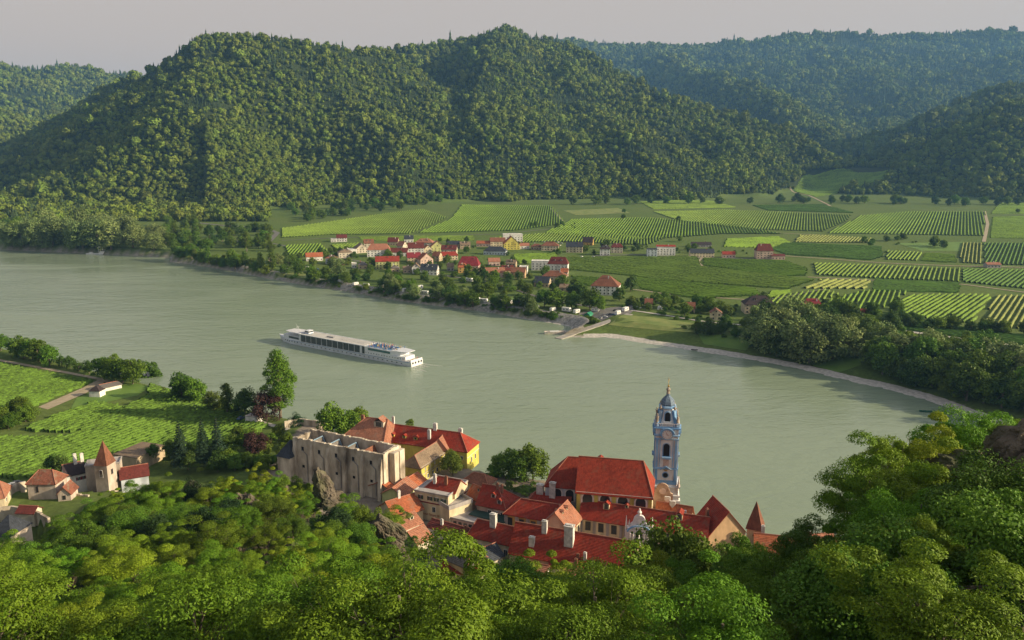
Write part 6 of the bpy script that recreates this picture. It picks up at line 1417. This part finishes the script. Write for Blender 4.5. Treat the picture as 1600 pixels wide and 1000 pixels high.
sp('stern_rail', SW, lambda m: (m.bx(LS*.997-.1, LS*.997, -hb+.5, hb-.5, 3.0, 4.2), [m.bx(LS*.94, LS*.995, y_-.05, y_+.05, 3.9, 4.1) for y_ in (-hb+.5, hb-.5)]))
sp('stern_canopy', SW, lambda m: m.prism([(LS*.87,-hb+.4),(LS*.93,-hb+1.4),(LS*.965,-hb+2.4),(LS*.965,hb-2.4),(LS*.93,hb-1.4),(LS*.87,hb-.4)], 8.203, 8.5))
sp('rubber_fender', TYRE, lambda m: [m.tube((LS*.999, y_, 2.2), (LS*.999+.3, y_, 2.2), .7, seg=10) for y_ in (-4,-1.5,1.5,4)])
PCOL = [plain('clothes_'+nm, c_) for nm, c_ in (('red', (.45,.06,.05)), ('blue', (.06,.14,.40)), ('white', (.75,.73,.70)), ('navy', (.03,.04,.10)), ('yellow', (.55,.40,.10)), ('pink', (.6,.25,.25)))]; SKIN = plain('skin', (.50,.30,.21)); 
def person_mesh(mt, seated):
    m = MB(); m.cur = 0
    if seated: m.lathe([(.16,.45),(.22,.6),(.20,.9),(.23,1.05),(.09,1.14)], 8, sy=.7); m.tube((.05,-.1,.5),(.5,-.1,.5),.09,.07); m.tube((.05,.1,.5),(.5,.1,.5),.09,.07); m.tube((.5,-.1,.5),(.52,-.1,.02),.07,.05); m.tube((.5,.1,.5),(.52,.1,.02),.07,.05); hz0 = 1.14
    else: m.tube((0,-.1,.0),(0,-.09,.85),.07,.10); m.tube((0,.1,.0),(0,.09,.85),.07,.10); m.lathe([(.17,.8),(.15,1.05),(.21,1.35),(.2,1.45),(.08,1.52)], 8, sy=1.1, sx=.65); hz0 = 1.52
    for s_ in (-1, 1): m.tube((0,s_*.2,hz0-.12), (.12,s_*.27,hz0-.62), .055, .04)
    m.cur = 1; m.lathe([(.05,hz0-.02),(.06,hz0+.04),(.10,hz0+.10),(.11,hz0+.19),(.08,hz0+.27),(.02,hz0+.29)], 8)
    me = bpy.data.meshes.new('body'); me.from_pydata(m.v, [], m.f); me.materials.append(mt); me.materials.append(SKIN); me.polygons.foreach_set('material_index', m.m); return me
PM = [person_mesh(mt, s_) for mt in PCOL for s_ in (0, 1)]; prs = random.Random(2)
ca, sa = cos(ang), sin(ang)
for i in range(70):
    x = LS*prs.uniform(.70, .89); y = prs.uniform(-hb+.9, hb-.9); z = 8.3
    if i % 9 == 0: x = LS*prs.uniform(.937, .985); z = 3.2
    o = bpy.data.objects.new('person', PM[prs.randrange(12)]); COL.objects.link(o); o.location = (SH.location.x+x*ca-y*sa, SH.location.y+x*sa+y*ca, z); o.rotation_euler.z = prs.uniform(0, 6.28)
    tag(o, 'passenger in summer clothes on the open aft deck of the cruise ship', 'person', 'passengers on the aft deck')
for px, py in ((247,598),(250,600),(254,602)):
    o = bpy.data.objects.new('person', PM[prs.choice((0, 10, 4))]); COL.objects.link(o); q = at(px, py, 1.0); o.location = (q.x, q.y, h1(q.x, q.y)); tag(o, 'bather standing at the near shore below the round trees', 'person', 'bathers at the near shore')
fm_ = noise_mat('foam', (.34,.38,.30), (.62,.62,.58), scale=.8, coord='World', detail=8)
def wake(m):
    for s_, o0, o1 in ((-1,5.0,8.0),(1,5.0,7.5),(0,0,.8),(0,-2.5,-2),(0,2.5,2)):
        k = 9 if s_ else 5
        for i in range(k):
            x0, x1 = LS+i*1.6, LS+(i+1.3)*1.6; y0 = (s_ or 1)*(o0+(o1-o0)*i/k)+prs.uniform(-.3,.3); wd = .9*(1-i/k)+.2
            m.add([(x0,y0-wd,.03),(x1,y0-wd*.6,.03),(x1,y0+wd*.6,.03),(x0,y0+wd,.03)], [(0,1,2,3)])
m = MB(); wake(m); o = m.build('wake_foam', fm_); o.location = (SH.location.x, SH.location.y, 0); o.rotation_euler.z = ang; tag(o, 'thin white foam trailing the stern of the cruise ship', 'wake', kind='stuff')
# ============================================================= PLANTS OF BOTH BANKS, ROCKS
def clear_of_houses(x, y, r): return all((x-a)**2+(y-b_)**2 > (r+c_*.62)**2 for a, b_, c_ in OCC)
hrs = random.Random(17); ALLT = []
ZN = 0
def zone(poly, n, kinds, s0, s1, label, group, gap=.55, avoid=True, near=False, z=None, fields=True):
    global ZN; ZN += 1; nmz = ('riverside_tree', 'leafy_tree', 'shade_tree', 'broadleaf_tree')[ZN % 4]  # name rotates by zone only; all are the same round broadleaf kind
    xs_ = [p[0] for p in poly]; ys_ = [p[1] for p in poly]; done = 0; tr = 0
    while done < n and tr < n*14:
        tr += 1; px = hrs.uniform(min(xs_), max(xs_)); py = hrs.uniform(min(ys_), max(ys_))
        if not pip(px, py, poly): continue
        if fields and any(pip(px, py, f) for f in FIELDS): continue
        p = gp(round(px, 1), round(py, 1)) if z is None else at(px, py, z); k = hrs.choice(kinds); s = hrs.uniform(s0, s1)
        rr2 = {'bush': 2.0, 'shrub': 2.2}.get(k, 4.5)*s
        if p.z < 1.2 and not near: continue
        if avoid and not clear_of_houses(p.x, p.y, rr2*.5): continue
        if any((p.x-a)**2+(p.y-b_)**2 < (gap*(rr2+c_))**2 for a, b_, c_ in ALLT): continue
        ALLT.append((p.x, p.y, rr2)); tree(k, (p.x, p.y, p.z-.2), s, label, group, sz=hrs.uniform(.85, 1.15), rnd=hrs, nm=nmz if k == 'round' else None); done += 1
    if done < n*.6: print('zone short', label, done, n)
# far bank, left: willow wood
zone([(20,374),(200,372),(210,390),(20,386)], 22, ['willow'], 1.95, 3.10, 'silvery grey-green willow in the tall riverside wood', 'silvery willows by the river', .42)
zone([(-60,362),(215,360),(215,372),(-60,374)], 14, ['willow', 'fresh', 'willow'], 1.60, 2.40, 'pale tree in the back rank of the riverside wood', 'back rank of the riverside wood', .42)
zone([(-60,350),(60,350),(120,356),(-60,362)], 14, ['dusky', 'round'], 1.17, 1.69, 'dark tree between the willow wood and the hill road', 'dark trees by the hill road', .5)
zone([(205,372),(262,372),(268,396),(215,392)], 9, ['willow', 'fresh'], 1.33, 2.09, 'smaller willow where the wood thins out', 'thinning end of the riverside wood', .45)
zone([(250,352),(430,362),(425,400),(300,402),(262,396)], 62, ['fresh', 'round', 'fresh', 'poplar', 'dusky'], 1.08, 1.78, 'leafy tree in the thicket before the village', 'thicket before the village', .45)
zone([(270,398),(300,402),(430,424),(425,432),(300,409)], 24, ['fresh', 'poplar', 'round'], 1.02, 1.61, 'young tree lining the stone bank before the campsite', 'young trees on the stone bank', .5)
zone([(430,404),(560,428),(700,455),(770,470),(860,484),(855,492),(700,478),(540,450),(430,428)], 62, ['round', 'fresh', 'round', 'willow', 'dusky'], 0.65, 1.25, 'leafy tree shading the campsite strip', 'trees of the campsite strip', .5)
zone([(430,380),(620,395),(780,415),(900,440),(930,480),(760,460),(600,430),(430,402)], 135, ['round', 'dusky', 'fresh', 'fresh', 'bush'], 0.50, 1.05, 'garden tree among the houses of the far village', 'garden trees of the far village', .5)
zone([(620,378),(960,378),(960,400),(890,430),(760,410)], 46, ['bush', 'round', 'dusky', 'bush'], 0.50, 0.88, 'small garden tree at the back of the far village', 'small trees behind the far village', .5)
for px, py, k, s in ((870,482,'round',1.5),(850,480,'round',1.35),(893,482,'round',1.2),(922,484,'round',1.6),(935,486,'round',1.2),(762,466,'round',1.35),(748,462,'dusky',1.2),(770,452,'round',1.1),(825,462,'round',1.0),(985,455,'dusky',1.4),(968,470,'round',1.1)):
    p = gp(px, py); ALLT.append((p.x, p.y, 5*s)); tree(k, p, s, 'big round deep green tree between the caravans and the brown farmhouse roof', 'big round trees by the landing', rnd=hrs)
# low scrub along the bank top
zone([(440,434),(540,453),(640,470),(760,484),(905,505),(905,500),(760,478),(640,465),(540,447),(440,429)], 70, ['bush'], .7, 1.3, 'low bush on top of the stone bank', 'bushes on the stone bank', .35, avoid=False)
zone([(820,496),(915,508),(940,505),(930,500),(830,488)], 18, ['bush'], .8, 1.4, 'low bush between the car park and the river', 'bushes by the car park', .35, avoid=False)
# right-hand shore grove
zone([(960,478),(1030,470),(1180,472),(1200,486),(1170,500),(1060,500),(990,486)], 60, ['bush', 'bush', 'round', 'fresh'], 0.60, 1.08, 'small orchard tree between the green and the vineyards', 'orchard by the green', .45)
zone([(1150,540),(1200,520),(1270,520),(1280,560),(1262,572),(1180,556)], 26, ['willow', 'dusky', 'round'], 1.20, 1.90, 'full crowned tree in the first clump of the shore grove', 'first clump of the shore grove', .4)
zone([(1060,512),(1100,508),(1190,506),(1180,525),(1130,530)], 16, ['round', 'bush', 'dusky'], 0.60, 1.08, 'tree beside the bright lawn on the far shore', 'trees by the bright lawn', .5)
for px, py, s in ((1300,560,1.35),(1318,556,1.2),(1285,552,1.0)): p = gp(px, py); ALLT.append((p.x, p.y, 7)); tree('willow', p, s*1.45, 'large drooping willow standing over the shore lawn', 'large willows over the shore lawn', rnd=hrs)
zone([(1345,575),(1400,540),(1480,555),(1660,590),(1660,660),(1500,625),(1400,602)], 85, ['willow', 'round', 'fresh', 'round', 'dusky'], 1.00, 1.80, 'tree in the dense grove along the curving shore', 'dense grove on the curving shore', .4)
zone([(1180,482),(1260,486),(1400,500),(1400,538),(1340,545),(1200,515)], 40, ['round', 'dusky', 'fresh'], 0.90, 1.50, 'tree in front of the red and purple roofs', 'trees below the red and purple roofs', .45)
zone([(1400,520),(1660,552),(1660,580),(1400,545)], 24, ['bush', 'round', 'fresh'], .6, .9, 'scattered tree between the country road and the grove', 'scattered trees by the country road', .5)
p = gp(1087, 521); tree('fresh', p, .9, 'single yellow-green tree on the shore green', None, rnd=hrs)
p = gp(1490, 541); tree('fresh', p, .7, 'lone rounded tree beside the pale country road', None, rnd=hrs)
p = gp(1336, 487); tree('spruce', p, .7, 'dark conifer standing beside the bright red roof', None, rnd=hrs)
# field trees and hedges
zone([(1345,378),(1420,372),(1440,380),(1400,388),(1350,386)], 14, ['round', 'bush'], .6, .95, 'round tree at the edge of the meadow between vineyards', 'meadow edge trees', .5, fields=False)
zone([(1455,384),(1478,384),(1478,388),(1455,388)], 3, ['round'], .9, 1.1, 'one of three round trees standing in the meadow', 'three trees in the meadow', .4, fields=False)
zone([(810,352),(900,350),(900,358),(815,362)], 14, ['bush', 'round'], .7, 1.0, 'bush at the corner of the striped vineyard', 'bushes by the striped vineyard', .4, fields=False)
zone([(960,385),(1020,385),(1020,390),(1180,392),(1180,398),(960,394)], 34, ['bush', 'dusky', 'bush'], .5, .9, 'garden bush around the detached houses', 'bushes around the detached houses', .5, fields=False)
zone([(880,318),(1200,316),(1300,312),(1500,319),(1600,319),(1600,323),(1200,320),(880,321)], 40, ['round', 'dusky'], 1.3, 2.1, 'tree at the fringe of the woods above the vineyards', 'fringe trees above the vineyards', .5, fields=False)
zone([(430,330),(700,306),(720,312),(660,326),(560,338),(440,350)], 40, ['round', 'dusky', 'fresh'], 1.2, 2.0, 'tree at the wood edge above the light green vineyard', 'wood edge trees by the light vineyard', .45, fields=False)
zone([(1395,470),(1410,500),(1560,520),(1660,525),(1660,532),(1400,512)], 26, ['round', 'dusky'], 0.72, 1.08, 'dark tree on the lower edge of the striped vineyards', 'dark trees under the striped vineyards', .5, fields=False)
for px, py in ((1060,345),(974,342),(1062,378),(1075,392),(1085,390),(975,333),(1590,333)): p = gp(px, py); tree('round', p, .8, 'solitary round tree standing in the far fields', 'solitary field trees', rnd=hrs)
# ---- near bank, left vineyards and trees
vineyard([(-40,560),(60,580),(150,596),(125,606),(60,634),(-40,660)], ((-10,622),(130,592)), VM['near'], 'bright green vineyard beyond the orchard strip on the near bank', 3.0, .70, 1.8, 1.0, leafy=7)
vineyard([(40,668),(150,628),(218,640),(110,678),(40,676)], ((60,670),(180,632)), VM['near'], 'small striped vineyard before the lawn with the white hut', 3.0, .7, 1.8, 1.0, leafy=7)
vineyard([(-40,684),(110,682),(225,622),(247,606),(300,622),(420,664),(400,690),(330,700),(262,706),(190,712),(120,738),(40,752),(-40,748)], ((60,720),(300,640)), VM['near'], 'large lush vineyard filling the near bank behind the gate tower', 3.0, .70, 1.8, 1.0, leafy=7)
field('lawn', [(120,622),(205,598),(235,604),(215,618),(150,632),(110,640)], lawn2, .12)
field('lawn', [(60,636),(130,606),(160,590),(172,592),(140,612),(75,640)], dirt, .1)
strip('riverside_lane', [(-40,556),(60,574),(150,591),(175,598)], 3, dirt, .2)
strip('riverside_lane', [(300,622),(350,640),(400,658),(450,672)], 3, gravel, .2)
zone([(-20,652),(30,640),(70,640),(75,655),(30,672),(-20,676)], 12, ['round', 'fresh'], .55, .8, 'small orchard tree in the plot beside the striped near vineyard', 'near orchard trees', .45, near=True, fields=False)
for px, py, s in ((26,556,.75),(38,560,.9),(52,562,.85),(62,566,.95),(78,572,.8),(2,548,.7),(162,592,.85),(178,596,.95),(192,598,.9),(208,600,.95),(232,602,1.0)):
    tree('round', gp(px, py), s*1.35, 'round dark green tree along the near riverside lane', 'round trees on the near riverside lane', rnd=hrs)
for px, py, s in ((97,573,.42),(110,576,.5),(124,580,.4),(140,584,.5)): tree('dusky', gp(px, py), s*1.5, 'small clipped tree along the near riverside lane', 'small trees on the near riverside lane', rnd=hrs)
for px, py, s in ((285,623,.95),(305,628,.9)): tree('round', gp(px, py), s*1.25, 'one of two round trees standing at the water beyond the hedge', 'pair of trees beyond the hedge', rnd=hrs)
tree('fresh', gp(336, 642), .95, 'airy light green tree beside the little poplar', None, rnd=hrs)
tree('poplar', gp(356, 647), .95, 'small upright poplar between the airy tree and the copper beech', None, sz=1.0, rnd=hrs)
tree('dusky', gp(383, 650), 1.3, 'dark green rounded tree before the copper beech', None, rnd=hrs)
tree('spruce', gp(372, 646), .55, 'blue-green conifer behind the dark rounded tree', None, rnd=hrs)
tree('purple', gp(417, 658), 1.35, 'copper beech with dark purple crown at the river lane', None, rnd=hrs)
tree('tallpoplar', gp(438, 652), 1.28, 'very tall spreading poplar standing against the river', None, rnd=hrs)
tree('purple', at(400, 712, 12), 1.0, 'dark purple garden beech near the three spruces', None, rnd=hrs)
for px, py, s in ((284,728,.92),(319,722,.90),(342,720,.92)): tree('spruce', at(px, py, 12), s, 'tall dark spruce in the row of three by the vineyard', 'three tall spruces', rnd=hrs)
zone([(300,620),(330,632),(372,646),(372,650),(330,640),(300,626)], 16, ['shrub'], .6, .8, 'clipped hedge bush along the riverside lane', 'hedge along the riverside lane', .3, near=True, fields=False)
zone([(250,606),(300,622),(300,628),(250,612)], 12, ['shrub'], .6, .8, 'hedge bush at the far corner of the lush vineyard', 'hedge at the vineyard corner', .3, near=True, fields=False)
zone([(360,690),(430,680),(450,700),(436,735),(350,735)], 26, ['fresh', 'shrub', 'round'], .45, .75, 'garden tree between the spruces and the ruin', 'garden trees beside the ruin', .4, near=True, z=12, fields=False)
zone([(235,712),(270,708),(345,718),(345,735),(240,740)], 16, ['shrub', 'dusky'], .5, .75, 'dark shrub at the foot of the three spruces', 'shrubs under the spruces', .4, near=True, z=12, fields=False)
zone([(60,728),(100,720),(105,738),(70,745)], 5, ['dusky', 'shrub'], .5, .7, 'dark bush behind the square rendered house', 'bushes behind the square house', .4, near=True, z=12, fields=False)
for px, py, k, s, lb in ((466,680,'dark',1.05,'ivy-smothered turret standing like a green column beside the ruin'),(522,688,'round',1.35,'broad tree behind the ruin next to the salmon-brown roof'),(545,684,'round',1.1,'second tree behind the ruin next to the salmon-brown roof'),(562,664,'round',.8,'small tree at the river behind the salmon-brown roof'),
                         (707,744,'lime',1.0,'round lime tree before the yellow convent'),(640,668,'fresh',.4,'little tree peeping over the long convent roof'),(600,696,'bright',.45,'pale tree between the ruin and the convent dormers'),(583,700,'bright',.4,'pale small tree just behind the ruin wall')):
    tree(k, at(px, py, 12 if py > 680 else 7), s, lb, None, rnd=hrs)
for px, py, s in ((795,748,.95),(812,752,1.05),(833,750,1.15),(778,742,.7),(822,740,.9),(770,748,.5)): tree('round', at(px, py, 11), s, 'tree of the dark clump between the brown roof and the church choir', 'clump beside the choir', rnd=hrs)
zone([(775,760),(835,758),(850,772),(800,778),(770,772)], 10, ['shrub'], .6, .9, 'clipped green bush in the abbey garden', 'bushes in the abbey garden', .35, near=True, z=12, fields=False, avoid=False)
# ---- rocks
ROCK = noise_mat('crag_rock', (.05,.042,.032), (.20,.165,.125), scale=.5, coord='World', detail=12, rough=.95, c3=(.10,.11,.05), s3=.12, bump=1.1, lo=.3, hi=.72)
def rock(p, wx, wy, h, seed, label, lean=(0, 0), sub=4, name='rock_pillar', pw=.8):
    """a cluster of fractured blocks rising from one foot"""
    r2 = np.random.default_rng(seed); bm = bmesh.new(); nb = 6
    for b in range(nb):
        t0 = bmesh.ops.create_icosphere(bm, subdivisions=sub+(1 if b == 0 else 0), radius=1.0)['verts']
        K = r2.normal(size=(22, 3)); K[:, 2] *= .55; K /= np.linalg.norm(K, axis=1)[:, None]; kd = r2.uniform(.5, .9, 22)
        ox, oy = (0, 0) if b == 0 else (r2.uniform(-.42, .42)*wx, r2.uniform(-.42, .42)*wy); hb_ = h*(1 if b == 0 else r2.uniform(.35, .85)); wf = .62 if b == 0 else r2.uniform(.3, .5)
        C = np.array([v.co[:] for v in t0]); f = np.ones(len(C))
        for kk, dd_ in zip(K, kd): q_ = C@kk; f = np.minimum(f, np.where(q_ > dd_, dd_/np.maximum(q_, 1e-6), 1.0))
        C = C*f[:, None]; t = (C[:, 2]+1)/2
        n_ = fbm(C[:, 0]*2.4+seed+b*9, C[:, 2]*2.4+C[:, 1]*1.7, 1.0, 5, seed)*.35; n2 = fbm(C[:, 0]*9+b, C[:, 2]*5+C[:, 1]*7, 1.0, 3, seed+3)*.20+fbm(C[:, 0]*24+b, C[:, 2]*16+C[:, 1]*19, 1.0, 3, seed+8)*.10
        tap = (1-.55*np.clip(t, 0, 1)**1.5)*(1+n_+n2)
        X = C[:, 0]*wx*wf*tap+ox+lean[0]*t*t; Y = C[:, 1]*wy*wf*tap+oy+lean[1]*t*t; Z = np.clip(t, 0, 1)**pw*hb_*(1+n_*.3)
        for v, x, y, z in zip(t0, X, Y, Z): v.co = (x, y, z-1.5)
    me = bpy.data.meshes.new(name); bm.to_mesh(me); bm.free(); me.materials.append(ROCK); o = link_mesh(name, me, loc=(p[0], p[1], p[2]-2.5)); return tag(o, label, 'rock')
def rk(px, py, D, *a, **k): q = atd(px, py, D); return rock(q, *a, **k)
rk(506, 774, 205, 8, 7, 12.5, 1, 'tall dark pointed crag in front of the ruined church', lean=(-1, 0))
rk(372, 778, 190, 4.5, 4, 6.5, 2, 'pale boulder left of a twin in the treetops below the ruin')
rk(389, 780, 190, 5, 4, 6.5, 3, 'rounded brown boulder leaning on its pale twin')
rk(603, 832, 165, 9, 6, 9, 4, 'dark cliff shoulder beside the orange roofs', lean=(-2, 0))
rk(627, 885, 135, 4.5, 4, 10.5, 5, 'slanting grey rock fin under the cream house', lean=(-3, 0))
rk(440, 752, 205, 8, 4, 3.5, 6, 'low ridge of reddish rock by the near end of the ruin')
rk(298, 748, 205, 5, 4, 3.5, 7, 'small outcrop peeking from trees below the spruces')
rk(452, 842, 130, 2.6, 2.4, 4.5, 8, 'little pale outcrop in the middle of the locust woods')
rk(1600, 800, 62, 8, 8, 14.5, 9, 'massive rounded crag at the edge of the near slope', sub=5, lean=(1, 0))
rk(1530, 800, 70, 10, 8, 11, 10, 'dark rock wall behind the trees beside the massive crag', sub=5)
rk(1500, 880, 62, 3.5, 3, 8, 11, 'narrow vertical rock face in deep shade below the crag')
rk(1575, 830, 58, 7, 5, 4.5, 12, 'pale sloping ledge at the foot of the massive crag', pw=.5)
rk(1478, 745, 82, 4, 4, 7, 13, 'reddish rock tip above the trees near the gravel point')
# ============================================================= AIR, SKY, SUN, CAMERA
hz = MB(); hz.bx(-9000, 9000, -1500, 9500, -20, 1000)
hm = bpy.data.materials.new('haze'); hm.use_nodes = True; nt = hm.node_tree; nt.nodes.remove(nt.nodes['Principled BSDF'])
pv = nd(nt, 'ShaderNodeVolumePrincipled'); pv.inputs['Color'].default_value = (.22,.50,.95,1); pv.inputs['Density'].default_value = HAZE; pv.inputs['Anisotropy'].default_value = .15
nt.links.new(pv.outputs[0], nt.nodes['Material Output'].inputs['Volume'])
ho = hz.build('haze', hm); tag(ho, 'thin blue evening haze hanging over the valley', 'haze', kind='stuff')

w = bpy.data.worlds.new('World'); scene.world = w; w.use_nodes = True; nt = w.node_tree
bg = nt.nodes['Background']; sk = nd(nt, 'ShaderNodeTexSky'); sk.sky_type = 'NISHITA'; sk.sun_disc = False
SUN_EL, SUN_AZ = 20.0, 100.0       # degrees above the horizon; clockwise from +Y
sk.sun_elevation = R(SUN_EL); sk.sun_rotation = R(SUN_AZ); sk.dust_density = 4.0; sk.air_density = 1.0; sk.altitude = 200
# thin overcast veil evens out the blue
hs = nd(nt, 'ShaderNodeHueSaturation'); hs.inputs['Saturation'].default_value = .45
nt.links.new(sk.outputs[0], hs.inputs['Color'])
mx = nd(nt, 'ShaderNodeMix', data_type='RGBA'); mx.inputs['B'].default_value = (4.25,3.5,2.95,1)
tcw = nd(nt, 'ShaderNodeTexCoord'); sxw = nd(nt, 'ShaderNodeSeparateXYZ'); nt.links.new(tcw.outputs['Generated'], sxw.inputs[0])
mrw = nd(nt, 'ShaderNodeMapRange'); mrw.inputs['From Min'].default_value = .12; mrw.inputs['From Max'].default_value = .55; mrw.inputs['To Min'].default_value = .92; mrw.inputs['To Max'].default_value = .22
nt.links.new(sxw.outputs[2], mrw.inputs['Value']); nt.links.new(mrw.outputs[0], mx.inputs['Factor'])
nt.links.new(hs.outputs[0], mx.inputs['A']); nt.links.new(mx.outputs['Result'], bg.inputs['Color']); bg.inputs['Strength'].default_value = SKY
sd = bpy.data.lights.new('sun', 'SUN'); sd.energy = SUN; sd.angle = R(.6); sd.color = (1.0,.82,.53)
so = bpy.data.objects.new('sun', sd); COL.objects.link(so)
dv = Vector((sin(R(SUN_AZ))*cos(R(SUN_EL)), cos(R(SUN_AZ))*cos(R(SUN_EL)), sin(R(SUN_EL))))
so.rotation_euler = dv.to_track_quat('Z', 'Y').to_euler(); so.location = (400, -100, 400)
cd = bpy.data.cameras.new('camera'); cd.lens = 28; cd.sensor_width = 36; cd.clip_end = 20000; cd.clip_start = .5
co = bpy.data.objects.new('camera', cd); COL.objects.link(co); co.location = (0, 0, ZC); co.rotation_euler = (pi/2-P, 0, 0)
scene.camera = co
scene.render.engine = 'CYCLES'; scene.cycles.use_denoising = True
scene.cycles.max_bounces = 6; scene.cycles.diffuse_bounces = 3; scene.cycles.glossy_bounces = 2; scene.cycles.transmission_bounces = 3
scene.cycles.volume_bounces = 0; scene.cycles.transparent_max_bounces = 6; scene.cycles.caustics_reflective = False; scene.cycles.caustics_refractive = False
scene.view_settings.view_transform = 'Standard'; scene.view_settings.look = 'None'; scene.view_settings.exposure = EXPO; scene.view_settings.gamma = 1
scene.view_settings.use_curve_mapping = False
